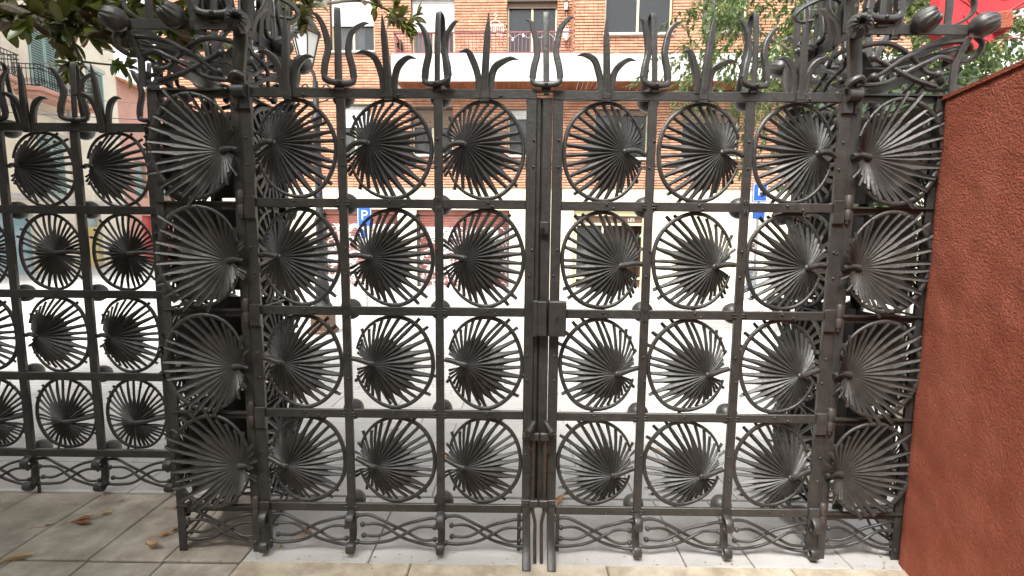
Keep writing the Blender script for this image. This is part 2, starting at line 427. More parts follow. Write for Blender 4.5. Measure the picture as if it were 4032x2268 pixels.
LV['fb'] = [palm_leaf(43, .055, -.005, span=(10, 350), N=33, stem_to=.2), palm_leaf(44, .015, -.045, span=(10, 350), N=33, stem_to=.2, stem_dz=.03)]
def put_leaf(ms, parent, loc, rz=0.0, sc=(1, 1, 1)):
    l = inst(ms[0], 'palm_leaf', parent, loc, (0, 0, rz), sc)
    inst(ms[1], 'ring', l); inst(ms[2], 'stem', l); return l

# poppy bud: fluted seed head, axis +y, base at the origin
def bud_mesh(st=3, tw=4):
    b = MB(); n, prof = 48, [(.010, -.012), (.016, .0), (.033, .006), (.046, .022), (.0505, .040), (.050, .056), (.046, .071), (.040, .083), (.032, .090), (.022, .089), (.013, .080), (.008, .07)]
    vs = []
    for j, (r, h) in enumerate(prof):
        k = max(0, (j - st) / tw)
        for i in range(n):
            a = 2 * math.pi * i / n; lob = 1 - min(.36, .26 * k) * (.5 + .5 * math.cos(12 * a + .9 * k)) ** .7
            rr = r * lob; aa = a + .22 * k
            vs.append((rr * math.cos(aa), h + .004 * k * math.cos(12 * a), rr * math.sin(aa)))
    m = len(prof)
    fs = [(i + j * n, i + (j + 1) * n, (i + 1) % n + (j + 1) * n, (i + 1) % n + j * n) for j in range(m - 1) for i in range(n)]
    fs += [tuple(range(n)), tuple(reversed(range((m - 1) * n, m * n)))]
    b.add(vs, fs, True); return b.mesh('poppy_bud', 'iron', 75)
BUD = bud_mesh(); BOSS = bud_mesh(6, 4)
def rivet_mesh():
    b = MB(); b.lathe([(.0062, .002), (.0058, -.002), (.0036, -.0045), (.0006, -.0055)], n=8, axis='y'); return b.mesh('rivet', 'iron', 60)
RIV = rivet_mesh()
def tie_mesh():
    b = MB()
    for sx in (1,):
        for z in (-.0065, .0065): b.tube([(sx * .013, -.001, z), (sx * .022, -.0055, z + .001), (sx * .033, -.001, z)], .0028, n=6)
    return b.mesh('wire_tie', 'iron', 60)
TIE = tie_mesh()
def knuckle_mesh():
    b = MB(); b.lathe([(.0005, .062), (.010, .060), (.0145, .052), (.0145, .046), (.0155, .044), (.0155, -.004), (.0140, -.006), (.0155, -.008), (.0155, -.05), (.0145, -.052), (.010, -.058), (.008, -.07), (.0005, -.072)], n=14); return b.mesh('hinge_knuckle', 'iron_hinge', 50)
KNU = knuckle_mesh()

def lattice_mesh(w, h, r=.0078, br=.0132, y=0.0):
    sst = lambda t: (lambda q: q * q * (3 - 2 * q))(max(0, min(1, t)))
    S1 = [(x, lerp(.98, .20, sst((x - .12) / .78)) + .03 * math.sin(math.pi * x * 2)) for x in [.965 * i / 14 for i in range(15)]]
    S2 = [(x, lerp(.92, .28, sst((.90 - x) / .74))) for x in [1 - .91 * i / 14 for i in range(15)]]
    S3 = [(x, lerp(.08, .62, sst((x - .30) / .50)) - .03 * math.sin(math.pi * x)) for x in [.965 * i / 14 for i in range(15)]]
    S4 = [(x, lerp(.0, .72, sst((.86 - x) / .68))) for x in [1 - .91 * i / 14 for i in range(15)]]
    out = []
    for i, s in enumerate((S1, S2, S3, S4)):
        b = MB(); pts = spline([((x - .5) * w, y + .007 * math.sin(k * .9 + i * 1.57), z * h) for k, (x, z) in enumerate(s)], 2)
        b.tube(pts, taper([r * 1.05, r, r * .85], len(pts)), n=8); b.ball(pts[-1], br); 
        b.tube([pts[0], pts[0] + (pts[1] - pts[0]).normalized() * .012], r * 1.7, n=10)
        out.append(b.mesh('scroll_rod', 'iron', 60))
    return out
LAT = lattice_mesh(.405, .152)
def put_lattice(parent, loc, ms=LAT, rz=0, sc=(1, 1, 1)):
    for me in ms: inst(me, 'scroll_rod', parent, loc, (0, 0, rz), sc)
def bracket_mesh(w=.037):
    b = MB()
    p1 = spline([(0, .002, .236), (0, -.030, .226), (0, -.046, .200), (0, -.034, .172), (0, -.012, .170), (0, -.004, .184)], 4)
    p2 = spline([(0, .008, .236), (0, .022, .17), (0, .018, .10), (0, .000, .052), (0, -.026, .034), (0, -.046, .052), (0, -.036, .078), (0, -.018, .076)], 4)
    for p in (p1, p2): b.tube(p, [w / 2] * len(p), [.0068] * len(p), side=(1, 0, 0), n=8, sup=5)
    return b.mesh('scroll_foot', 'iron', 50)
BRK = bracket_mesh()

# spikes of the cresting. origin on top of the rail
def horn(b, pts, w, t, side=(0, 1, 0), k=5):
    p = spline(pts, k); b.tube(p, taper(t, len(p)), taper(w, len(p)), side=side, n=8, sup=4.5)
def spike_b(seed, h=.30):
    """central blade with two small hooked horns"""
    r_ = random.Random(seed); d = lambda a: r_.uniform(-a, a); out = []
    lean = d(.02)
    b = MB(); horn(b, [(0, -.002, -.05), (0, -.004, .02), (lean * .3, -.012, .12), (lean * .7, -.02, .22), (lean, -.03, h)], [.0195, .0165, .0155, .0135, .0015], [.008, .0115, .0125, .010, .0015]); out.append(('spike', b.mesh('spike', 'iron', 30)))
    for s in (-1, 1):
        hh = .118 + d(.018); rch = .108 + d(.022)
        b = MB(); horn(b, [(s * .024, .010, -.012), (s * .027, .010, .035), (s * .037, .008, .08), (s * .060, .0, hh), (s * rch * .88, -.006, hh + .020), (s * (rch + .022), -.012, hh + .012)], [.0145, .0145, .015, .0145, .010, .0012], [.009, .010, .011, .010, .007, .0012]); out.append(('horn', b.mesh('horn', 'iron', 30)))
    b = MB(); b.box((0, -.0065, -.022), (.040, .011, .042), bev=.004); out.append(('spike_plate', b.mesh('spike_plate', 'iron')))
    return out
def spike_a(seed, h=.335, loop=True):
    """U-shaped yoke with two tall horns and a looped strap behind"""
    r_ = random.Random(seed); d = lambda a: r_.uniform(-a, a); out = []
    b = MB(); horn(b, [(-.062, -.01, .052), (-.058, -.012, .026), (-.035, -.014, .016), (0, -.014, .014), (.035, -.014, .016), (.058, -.012, .026), (.062, -.01, .052)], [.011, .013, .012, .0115, .012, .013, .011], [.012] * 7, side=(0, 1, 0)); 
    b.ball((0, -.026, .016), .0085, 8, 6); b.box((0, 0, -.006), (.045, .02, .02), bev=.004); out.append(('yoke', b.mesh('yoke', 'iron', 50)))
    for s in (-1, 1):
        o_ = .080 + d(.024); hh = h - .05 + d(.02)
        b = MB(); horn(b, [(s * .062, -.01, .045), (s * .056, -.01, .09), (s * .042, -.008, .15), (s * .046, -.008, .195), (s * .060, -.01, hh - .045), (s * (o_ + .005), -.013, hh - .008), (s * (o_ + .030), -.016, hh - .002)], [.0150, .0150, .0145, .0140, .012, .0085, .0012], [.013, .0125, .012, .0115, .010, .007, .0012]); out.append(('horn', b.mesh('horn', 'iron', 30)))
    if loop:
        ly = .05 + d(.02); b = MB(); lx = d(.012)
        horn(b, [(0, -.004, .01), (lx * .4, .0, .12), (lx * .8, .006, .22), (lx, .016, h - .012), (lx, .03, h), (lx, .05, h - .02), (lx * .8, .06, .22), (lx * .5, .075, .12), (0, .10, .0)], [.0135] * 9, [.0052] * 9, side=(0, 1, 0), k=5); out.append(('loop_strap', b.mesh('loop_strap', 'iron', 50)))
    return out
SB = [spike_b(k) for k in range(4)]; SA = [spike_a(k + 10) for k in range(4)]
def put_spike(kit, parent, loc, rz=0, sc=1.0, tilt=0):
    for nm, me in kit: inst(me, nm, parent, loc, (tilt, 0, rz), (sc, sc, sc))

# ------------------------------------------------------------------ the double gate
RZ = [2.224, 1.7325, 1.228, .724, .2425]           # rail centre heights
BW, BT = .041, .016                                # flat bar width / thickness, front face at y=0
def bar_v(parent, x, z0, z1, name='mullion', w=BW, y=0.0, t=BT, m='iron'):
    b = MB(); b.box((x, y + t / 2, (z0 + z1) / 2), (w, t, z1 - z0), bev=.0025); return b.build(name, m, parent)
def bar_h(parent, x0, x1, z, name='rail', w=.042, y=-.0025, t=BT, m='iron'):
    b = MB(); b.box(((x0 + x1) / 2, y + t / 2, z), (x1 - x0, t, w), bev=.0025); return b.build(name, m, parent)
def rivets(part, pts, root):
    L = wloc(part)
    for x, y, z in pts: inst(RIV, 'rivet', part, (x - L[0], y - L[1], z - L[2]))

def gate_leaf(sgn, label):
    """sgn -1: left leaf, +1: right leaf"""
    xs = [-1.356, -.928, -.484, -.060] if sgn < 0 else [.060, .488, .930, 1.355]
    dz = 0.0 if sgn < 0 else -.004
    g = thing('gate_leaf', label, 'gate', ((xs[0] + xs[3]) / 2, 0, 0), group='two leaves of the entrance gate')
    L = wloc(g)
    for i, x in enumerate(xs):
        nm = 'stile' if i in (0, 3) else 'mullion'
        hinge = (i == 0 and sgn < 0) or (i == 3 and sgn > 0)
        o = bar_v(g, x, .02 if hinge else .222, RZ[0] + .021, nm, .046 if nm == 'stile' else .039, 0, .02)
        if hinge:
            b = MB(); b.box((x - sgn * -.0 + sgn * .028, .022, 1.12), (.016, .036, 2.24)); b.build('stile_return', 'iron', g)
        zs = [(RZ[k] + RZ[k + 1]) / 2 + e for k in range(4) for e in (.045, -.075)]
        rivets(o, [(x + rng.uniform(-.012, .012), -.001, z) for z in zs], g)
    for k, z in enumerate(RZ):
        segs = [(xs[i] + (.019 if i else .023), xs[i + 1] - (.019 if i < 2 else .023)) for i in range(3)]
        if k == 0: segs = [(xs[0] - .023, xs[3] + .023)]
        for (x0, x1) in segs:
            o = bar_h(g, x0, x1, z + dz, y=-.0025 if k == 0 else .0015)
            n = 3 if k == 0 else 1
            pts = []
            for j in range(n):
                xa = lerp(x0, x1, (j + .5) / n); pts += [(xa + rng.uniform(-.02, .02), -.0035 if k == 0 else 0.0, z + dz + .008), (xa + rng.uniform(.02, .07), -.0035 if k == 0 else 0.0, z + dz - .009)]
            rivets(o, pts, g)
        for i in (1, 2):
            for ry in ((0, 180) if (i + k) % 3 else (90, 270)):
                if k: inst(TIE, 'wire_tie', g, Vector((xs[i], -.001, z + dz)) - L, (0, R(ry), 0))
            inst(BOSS, 'poppy_bud', g, Vector((xs[i], .030, z + dz)) - L, (R(rng.uniform(-6, 6)), R(rng.uniform(0, 90)), R(rng.uniform(-6, 6))), (1.0, .92, 1.0))
    kit = LV['gl'] if sgn < 0 else LV['gr']
    for r in range(4):
        zc = (RZ[r] + RZ[r + 1]) / 2 + dz
        for c in range(3):
            xc = (xs[c] + xs[c + 1]) / 2 + rng.uniform(-.004, .004)
            s = .99 + rng.uniform(-.015, .01)
            put_leaf(kit[r], g, Vector((xc, .004, zc)) - L, 0, (s * ((xs[c + 1] - xs[c]) / .44), 1, s * ((RZ[r] - RZ[r + 1]) / .50)))
    # scroll work and feet under the bottom rail
    for c in range(3): put_lattice(g, Vector(((xs[c] + xs[c + 1]) / 2, .008, .045 + dz)) - L, sc=((xs[c + 1] - xs[c] - .035) / .405, 1, 1))
    for i in range(4):
        meet = (i == 3 and sgn < 0) or (i == 0 and sgn > 0)
        if not meet: inst(BRK, 'scroll_foot', g, Vector((xs[i], .0, -.012)) - L)
        else:
            b = MB(); x = xs[i]
            p = spline([(x, -.006, .43), (x, -.007, .33), (x, -.009, .235), (x, -.022, .15), (x, -.056, .075), (x, -.118, .004)], 5)
            b.tube(p, [.0205] * len(p), taper([.005, .005, .006, .009, .011, .013], len(p)), side=(1, 0, 0), n=8, sup=6); b.build('leg_strap', 'iron', g)
            b = MB(); b.box((x + .036 * sgn, .012, .12), (.018, .02, .20), bev=.003); b.build('rod_post', 'iron', g)
    # cresting
    for c in range(3):
        xa = (xs[c] + xs[c + 1]) / 2 + (.0 if c else .0)
        if sgn < 0 and c == 0: xa -= .02
        put_spike(SB[(c + (0 if sgn < 0 else 1)) % 4], g, Vector((xa, -.004, RZ[0] + .021)) - L, R(rng.uniform(-8, 8)), 1.0 + rng.uniform(-.04, .05))
    for i in (1, 2):
        put_spike(SA[(i + (0 if sgn < 0 else 2)) % 4], g, Vector((xs[i], -.002, RZ[0] + .024)) - L, R(rng.choice((-1, 1)) * rng.uniform(12, 24)), 1.0 + rng.uniform(-.03, .03))
    # hinges
    xh = xs[0] if sgn < 0 else xs[3]
    for k, z in enumerate(RZ):
        b = MB(); b.box((xh, -.007, z - .022), (.050, .012, .105), bev=.002); hp = b.build('hinge_plate', 'iron', g)
        kn = inst(KNU, 'hinge_knuckle', hp, Vector((xh + sgn * .042, -.004, z - .004)) - wloc(hp), (0, 0, rng.uniform(0, 3)))
    return g
gl = gate_leaf(-1, 'left leaf of the black iron gate, palm leaves with their stems on the left')
gr = gate_leaf(1, 'right leaf of the black iron gate, palm leaves with their stems on the right')
# meeting bars, lock, keeper, bolts
put_spike(SA[3], gr, Vector((.004, -.002, RZ[0] + .022)) - wloc(gr), R(-5), 1.0)
bar_v(gl, -.027, .27, 2.215, 'closing_bar', .022, .014, .02)
bar_v(gr, .0125, .25, 2.212, 'closing_bar', .044, .006, .018)
b = MB(); b.box((-.0075, .032, 1.24), (.05, .008, 1.95)); b.build('cover_strip', 'iron', gr)
b = MB(); b.box((.071, -.024, 1.206), (.082, .044, .166), bev=.004); b.box((.071, -.047, 1.206), (.074, .003, .158)); lock = b.build('lock_case', 'iron', gr)
b = MB(); b.lathe([(.0048, -.0505), (.0048, -.0475)], (.070, 0, 1.212), 10, 'y'); b.box((.070, -.0495, 1.203), (.004, .0022, .016)); b.build('keyhole', 'hole', lock)
b = MB(); b.box((-.008, -.022, 1.206), (.060, .040, .162), bev=.003); b.box((-.033, -.024, 1.206), (.022, .046, .168), bev=.002); b.build('lock_keeper', 'iron', gl)
b = MB(); b.box((.006, -.004, 1.625), (.042, .016, .060), bev=.003); sp = b.build('staple_plate', 'iron', gr)
b = MB()
b.tube([(-.012, -.012, 1.632), (-.012, -.03, 1.634), (-.004, -.036, 1.632), (.002, -.03, 1.628), (.002, -.012, 1.626)], .0032, n=6)
b.tube([(.010, -.02, 1.622), (.016, -.024, 1.612), (.012, -.022, 1.602), (.005, -.02, 1.608), (.008, -.02, 1.62)], .0024, n=6)
b.lathe([(.007, -.038), (.007, -.022)], (-.010, 0, 1.634), 8, 'y'); b.build('staple_pin', 'iron_rusty', sp)
def drop_bolt(g, x, s):
    b = MB(); p = spline([(x, -.02, .70), (x, -.02, .50), (x, -.02, .27), (x + .004 * s, -.022, .23), (x + s * .012, -.026, .19), (x + s * .012, -.03, .12), (x + s * .012, -.06, .004)], 4)
    b.tube(p, .0085, n=8, sup=3); rod = b.build('drop_bolt', 'iron_rusty', g)
    b = MB(); b.tube(spline([(x, -.02, .69), (x, -.035, .705), (x - s * .012, -.055, .69), (x - s * .03, -.085, .672)], 4), taper([.011, .012, .0165], 13), n=10); b.build('bolt_handle', 'iron', rod)
    for z in (.625, .285):
        b = MB(); b.box((x - s * .034, -.010, z), (.042, .014, .034), bev=.003); b.box((x + s * .004, -.024, z + .006), (.046, .026, .038), bev=.004); gd = b.build('bolt_guide', 'iron', g)
        rivets(gd, [(x - s * .044, -.018, z), (x - s * .026, -.018, z)], g)
    # chain
    for k in range(17):
        t = k / 16; cx = lerp(x - s * .05, x + s * .006, t); cz = lerp(.70 if s > 0 else .71, .60, t) - .24 * t * (1 - t) - .03 * t; cy = -.022 - .008 * math.sin(t * 3)
        r = Matrix.Rotation(R(90) * (k % 2) + .4, 3, 'Z'); b = MB()
        pts = [Vector((.0042 * math.cos(a), 0, .0085 * math.sin(a))) for a in [2 * math.pi * i / 8 for i in range(9)]]
        b.tube([r @ p + Vector((cx, cy, cz)) for p in pts], .0016, n=5, caps=False); b.build('chain_link', 'iron_rusty', rod)
drop_bolt(gl, -.030, 1); drop_bolt(gr, .026, -1)

# ------------------------------------------------------------------ pillars of openwork iron
CR_L = dict(
 N1=[(-1.373, 2.429), (-1.432, 2.443), (-1.491, 2.443), (-1.551, 2.428), (-1.603, 2.405), (-1.643, 2.374), (-1.682, 2.325), (-1.725, 2.314)],
 N2=[(-1.858, 2.409), (-1.865, 2.426), (-1.84, 2.449), (-1.786, 2.453), (-1.728, 2.447), (-1.669, 2.43), (-1.627, 2.405), (-1.577, 2.383), (-1.538, 2.355), (-1.498, 2.324), (-1.457, 2.307)],
 N3=[(-1.894, 2.482), (-1.906, 2.459), (-1.906, 2.437), (-1.897, 2.403), (-1.866, 2.381), (-1.816, 2.378), (-1.737, 2.39), (-1.688, 2.371), (-1.645, 2.351), (-1.587, 2.32), (-1.53, 2.289), (-1.456, 2.27), (-1.385, 2.266)],
 N4=[(-1.74, 2.268), (-1.679, 2.28), (-1.619, 2.294), (-1.563, 2.326), (-1.526, 2.355), (-1.48, 2.375), (-1.441, 2.384)])
ENDBALL = {'N1', 'N2', 'N4'}
def pillar(sgn, label):
    x_in, x_out = sgn * 1.392, sgn * 1.795; xc = (x_in + x_out) / 2; y0, y1 = .004, .46; yc = (y0 + y1) / 2
    p = thing('gate_pillar', label, 'pillar', (xc, yc, 0), group='openwork pillars either side of the gate'); L = wloc(p)
    A = lambda x, y, z: Vector((x, y, z)) - L
    # corner angle irons
    for x, sx in ((x_in, -sgn), (x_out, sgn)):
        for y, sy in ((y0, -1), (y1, 1)):
            b = MB(); b.box((x - sx * .016, y, 1.118), (.038, .006, 2.236)); b.box((x, y - sy * .022, 1.118), (.006, .036, 2.236)); b.build('corner_angle', 'iron', p)
    shelf = [2.233] + RZ[1:]
    for z in shelf:
        for y in (y0, y1): b = MB(); b.box((xc, y, z), (abs(x_out - x_in) - .004, .022, .008)); b.box((xc, y + (.008 if y == y0 else -.008), z - .018), (abs(x_out - x_in) - .05, .005, .03)); b.build('cross_bar', 'iron', p)
        for x in (x_in, x_out): b = MB(); b.box((x, yc, z), (.02, y1 - y0 - .03, .008)); b.build('cross_bar', 'iron', p)
    kit = LV['pl'] if sgn < 0 else LV['pr']
    # 'pl' blades have the hub at -x; turned to face out the hub comes to +x
    sc = (1.0, 1, 1.02)
    for r in range(4):
        zc = (RZ[r] + RZ[r + 1]) / 2
        put_leaf(kit[r], p, A(xc, y0 - .005, zc), R(180), sc)                                   # towards the garden
        put_leaf(kit[(r + 1) % 4], p, A(xc, y1 + .005, zc), 0, sc)                               # towards the street
        put_leaf(kit[(r + 2) % 4], p, A(x_in + .005 * sgn, yc, zc), R(-90) if sgn < 0 else R(90), (1.05, 1, 1.0))
        put_leaf(kit[(r + 3) % 4], p, A(x_out + .005 * sgn, yc, zc), R(90) if sgn < 0 else R(-90), (1.05, 1, 1.0))
    for r in range(4):
        zc = (RZ[r] + RZ[r + 1]) / 2; hh_ = (RZ[r] - RZ[r + 1]) * .86
        b = MB(); b.box((xc, y1 - .05, zc + .01), (.335, .004, hh_)); b.build('dark_backing', 'iron', p)  # backing plates added to darken the pillar behind its leaves
        b = MB(); b.box((x_out - sgn * .05, yc - .02, zc + .01), (.004, .33, hh_)); b.build('dark_backing', 'iron', p)
    for r in range(5):
        z = RZ[r] - .02
        for (x, y, rz) in ((x_in, y1, R(0) if sgn < 0 else R(0)), (x_out, y1, 0)):
            inst(BUD, 'poppy_bud', p, A(x, y + .012, z), (R(rng.uniform(-20, 10)), 0, R(-35) if (x > 0) == (x == x_out if x > 0 else x == x_in) else R(35)), (.95,) * 3)
        inst(BUD, 'poppy_bud', p, A(x_in - sgn * .012, yc + .06, z), (0, 0, R(-90) * -sgn * -1), (.9,) * 3)
    put_lattice(p, A(xc, y0 + .01, .05), sc=(.92, 1, 1.02)); put_lattice(p, A(xc, y1 - .01, .05), sc=(.92, 1, 1.02))
    put_lattice(p, A(x_in, yc, .05), rz=R(90)); put_lattice(p, A(x_out, yc, .05), rz=R(90))
    # crown: frame bars on posts, knotted rods between, buds and straps
    fx0, fx1, fy0, fy1, fz = x_in - sgn * .048, x_out + sgn * .045, -.035, .50, 2.498
    for y in (fy0, fy1):
        b = MB(); b.box(((fx0 + fx1) / 2, y, fz), (abs(fx1 - fx0) - .02, .012, .044), bev=.002); b.build('crown_bar', 'iron', p)
    for x in (fx0, fx1):
        b = MB(); b.box((x, (fy0 + fy1) / 2, fz), (.012, fy1 - fy0 - .01, .046), bev=.002); b.build('crown_bar', 'iron', p)
    for (x, y) in ((fx0, fy0), (fx1, fy0), (fx0, fy1), (fx1, fy1)):
        xi = x_in - sgn * .02 if x == fx0 else x_out + sgn * .01; yi = y0 - .02 if y == fy0 else y1 + .02
        if x == fx1 and y == fy0: b = MB(); b.tube([(xi, yi, 2.24), (xi, yi, 2.36), (x, y, 2.47)], .014, .008, side=(1, 0, 0), n=8, sup=5); b.build('crown_post', 'iron', p)
        else:
            b = MB(); b.tube([(xi, yi, 2.235), (xi, yi, 2.30), (xi, yi, 2.302), (x, y, 2.44), (x, y, 2.505)], [.030, .030, .0265, .0285, .0285], [.016] * 5, side=(1, 0, 0), n=8, sup=5)
            b.tube(spline([(xi - .034, yi - .006, 2.262), (xi - .02, yi - .022, 2.282), (xi + .005, yi - .026, 2.292), (xi + .03, yi - .012, 2.278)], 4), .016, n=8); b.tube([(xi - .028, yi, 2.225), (xi + .028, yi, 2.225)], .03, .03, n=10); b.build('crown_post', 'iron', p)
        dx = -sgn if x == fx0 else sgn; dy = -1 if y == fy0 else 1
        az = math.atan2(-dx * .8, dy)          # rotation about z taking +y to (dx*.8, dy)
        inst(BUD, 'poppy_bud', p, A(x + dx * .0, y + dy * .006, fz), (R(-4 if y == fy0 else 25), 0, math.atan2(-dx * .35, dy) if y == fy0 else az) if x == fx0 else (R(18), 0, R(90) * -sgn + R(20) * sgn * dy), (1.02,) * 3)
    inst(BUD, 'poppy_bud', p, A((fx0 + fx1) / 2 + sgn * .0, fy0 - .008, fz), (R(30), 0, R(180) + R(38) * -sgn * -1), (1.02,) * 3)
    inst(BUD, 'poppy_bud', p, A((fx0 + fx1) / 2, fy1 + .008, fz), (R(30), 0, R(30) * sgn), (1.0,) * 3)
    inst(BUD, 'poppy_bud', p, A(fx0 - sgn * .008, (fy0 + fy1) / 2 + .02, fz - .01), (R(28), 0, R(90) * sgn), (1.0,) * 3)
    m_ = 1 if sgn < 0 else -1
    for nm, pts in CR_L.items():
        for y, yo in ((fy0 + .018, 1), (fy1 - .01, 2)):
            b = MB(); P3 = spline([(x * m_, y + .012 * math.sin(i * 1.3 + len(nm) * yo), z) for i, (x, z) in enumerate(pts)], 4)
            b.tube(P3, taper([.0115, .0105, .009], len(P3)), n=8)
            if nm in ENDBALL: b.ball(P3[-1], .0185, 12, 8)
            else: b.tube([P3[-1], P3[-1] + (P3[-1] - P3[-2]).normalized() * .02], .014, n=10)
            b.build('crown_rod', 'iron', p)
        for x in (fx0 + sgn * .02, fx1 - sgn * .02):
            b = MB(); P3 = spline([(x + .012 * math.sin(i * 1.7), fy0 + .02 + (abs(q) - 1.385) * .90, z) for i, (q, z) in enumerate(pts)], 4)
            b.tube(P3, taper([.0115, .0105, .009], len(P3)), n=8)
            if nm in ENDBALL: b.ball(P3[-1], .0185, 12, 8)
            b.build('crown_rod', 'iron', p)
    for s in (-1, 1):    # flat braces crossing under the frame, and inner ring bars
        b = MB(); b.tube([(fx0 + sgn * .02, lerp(fy0, fy1, .5 - .46 * s), 2.40), (fx1 - sgn * .02, lerp(fy0, fy1, .5 + .46 * s), 2.40 - .02 * s)], .042, .005, side=(0, 1, 0), n=8, sup=6); b.build('brace', 'iron', p)
        b = MB(); b.box((xc + s * .12, yc, 2.345), (.095, y1 - y0 + .02, .006)); b.build('brace', 'iron', p)
    # straps standing on the frame
    cx_ = (fx0 + fx1) / 2
    put_spike(SA[1], p, A(lerp(fx0, fx1, .22), fy0, fz + .022), R(4), 1.15); put_spike(SB[2], p, A(lerp(fx0, fx1, .36), fy0 + .01, fz + .022), R(12), 1.2)
    put_spike(SA[0], p, A(fx0, lerp(fy0, fy1, .55), fz + .022), R(80) * -sgn, 1.0); put_spike(SB[1], p, A(fx0, lerp(fy0, fy1, .30), fz + .022), R(90) * -sgn, 1.1); put_spike(SB[3], p, A(fx0, lerp(fy0, fy1, .82), fz + .022), R(90) * -sgn, 1.0)
    put_spike(SA[2], p, A(cx_, fy1, fz + .022), R(180), 1.1); put_spike(SB[0], p, A(fx0 + sgn * .1, fy1, fz + .022), R(180), 1.1); put_spike(SB[0], p, A(fx1 - sgn * .06, fy1, fz + .022), R(170), 1.1)
    def strap(pts, w=.017, t=.0055, side=(0, 1, 0)):
        P3 = spline(pts, 5); b = MB(); b.tube(P3, taper([w, w, w * .9, w * .5], len(P3)), [t] * len(P3), side=side, n=8, sup=5); b.build('crown_strap', 'iron', p)
    # upright strap and C-scroll near the outer end
    xs_ = lerp(fx0, fx1, .80)
    strap([(xs_, fy0, fz + .02), (xs_, fy0, fz + .12), (xs_ - sgn * .004, fy0 + .01, fz + .22), (xs_ - sgn * .01, fy0 + .03, fz + .36)], .0155, .006, (1, 0, 0))
    xe = lerp(fx0, fx1, .93)
    strap([(xe - sgn * .06, fy0 + .03, fz + .02), (xe, fy0 + .03, fz + .035), (xe + sgn * .05, fy0 + .02, fz + .07), (xe + sgn * .06, fy0 + .02, fz + .12), (xe + sgn * .03, fy0 + .02, fz + .17), (xe - sgn * .02, fy0 + .02, fz + .22)], .014, .006)
    # fan of straps above the inner corner, one of them hooked over towards the gate
    for k, (dx, dy) in enumerate(((-.05, .02), (-.015, .05), (.03, .03), (.075, .06), (.12, .05))):
        x_ = fx0 + sgn * (.03 + dx)
        strap([(x_, fy0 + .02 + dy, fz), (x_ + sgn * dx * .25, fy0 + .01 + dy, fz + .10), (x_ + sgn * dx * .9, fy0 + dy, fz + .22), (x_ + sgn * dx * 1.5, fy0 - .01 + dy, fz + .40)], .0145, .006, (1, 0, 0) if k % 2 else (.6, .8, 0))
    strap([(fx0 + sgn * .01, fy0 + .18, fz), (fx0 + sgn * .02, fy0 + .16, fz + .09), (fx0 - sgn * .0, fy0 + .12, fz + .16), (fx0 - sgn * .08, fy0 + .11, fz + .175), (fx0 - sgn * .17, fy0 + .12, fz + .14), (fx0 - sgn * .20, fy0 + .13, fz + .105), (fx0 - sgn * .175, fy0 + .13, fz + .08), (fx0 - sgn * .12, fy0 + .12, fz + .085)], .016, .006, (0, 1, 0))
    strap([(fx0 + sgn * .0, fy0 + .10, fz), (fx0 - sgn * .03, fy0 + .08, fz + .06), (fx0 - sgn * .07, fy0 + .09, fz + .13), (fx0 - sgn * .05, fy0 + .10, fz + .25)], .016, .006, (0, 1, 0))
    return p
pillar(-1, 'dark iron pillar of palm leaves between the gate and the lower fence')
pillar(1, 'grey lit iron pillar of palm leaves against the red wall')

# ------------------------------------------------------------------ fence left of the gate
FY = .53; FX = [-4.77, -4.34, -3.91, -3.48, -3.05, -2.62, -2.195, -1.83]; FZ = [2.17, 1.711, 1.225, .732, .256]
fe = thing('iron_fence', 'low black iron fence of palm leaves left of the pillar', 'fence', (-3.3, FY, 0)); L = wloc(fe)
for i, x in enumerate(FX): bar_v(fe, x, .235, FZ[0] + .01, 'mullion', .045, FY, .022)
for k, z in enumerate(FZ):
    bar_h(fe, FX[0] - .02, FX[-1] + .02, z, 'rail', .046, FY - .005, .024)
    for i, x in enumerate(FX[:-1]): inst(BOSS, 'poppy_bud', fe, Vector((x, FY + .03, z)) - L, (R(rng.uniform(-8, 8)), R(rng.uniform(0, 90)), R(rng.uniform(-8, 8))), (1.02, .92, 1.02))
for i in range(len(FX) - 1):
    w = FX[i + 1] - FX[i]
    for r in range(4):
        s = (FZ[r] - FZ[r + 1]) / .50; kit = LV['fa'][r // 2] if r % 2 == 0 else LV['fb'][r // 2]
        put_leaf(kit, fe, Vector(((FX[i] + FX[i + 1]) / 2, FY + .012, (FZ[r] + FZ[r + 1]) / 2)) - L, 0, (w / .44 * .97, 1, s))
    put_lattice(fe, Vector(((FX[i] + FX[i + 1]) / 2, FY + .008, .048)) - L, sc=((w - .03) / .405, 1, 1.1))
    put_spike(SB[i % 4], fe, Vector(((FX[i] + FX[i + 1]) / 2 - .04, FY, FZ[0] + .022)) - L, R(rng.uniform(-15, 15)), 1.05)
for i, x in enumerate(FX):
    inst(BRK, 'scroll_foot', fe, Vector((x, FY, .0)) - L, sc=(1.25, 1, 1))
    if i < len(FX) - 1: put_spike(SA[i % 4], fe, Vector((x + .02, FY, FZ[0] + .024)) - L, R(rng.uniform(-20, 20)), .98)
    if i in (0, 4): b = MB(); b.tube([(x + .025, FY + .01, .10), (x + .025, FY + .01, -.01)], .009, n=8); b.build('anchor_rod', 'iron', fe)

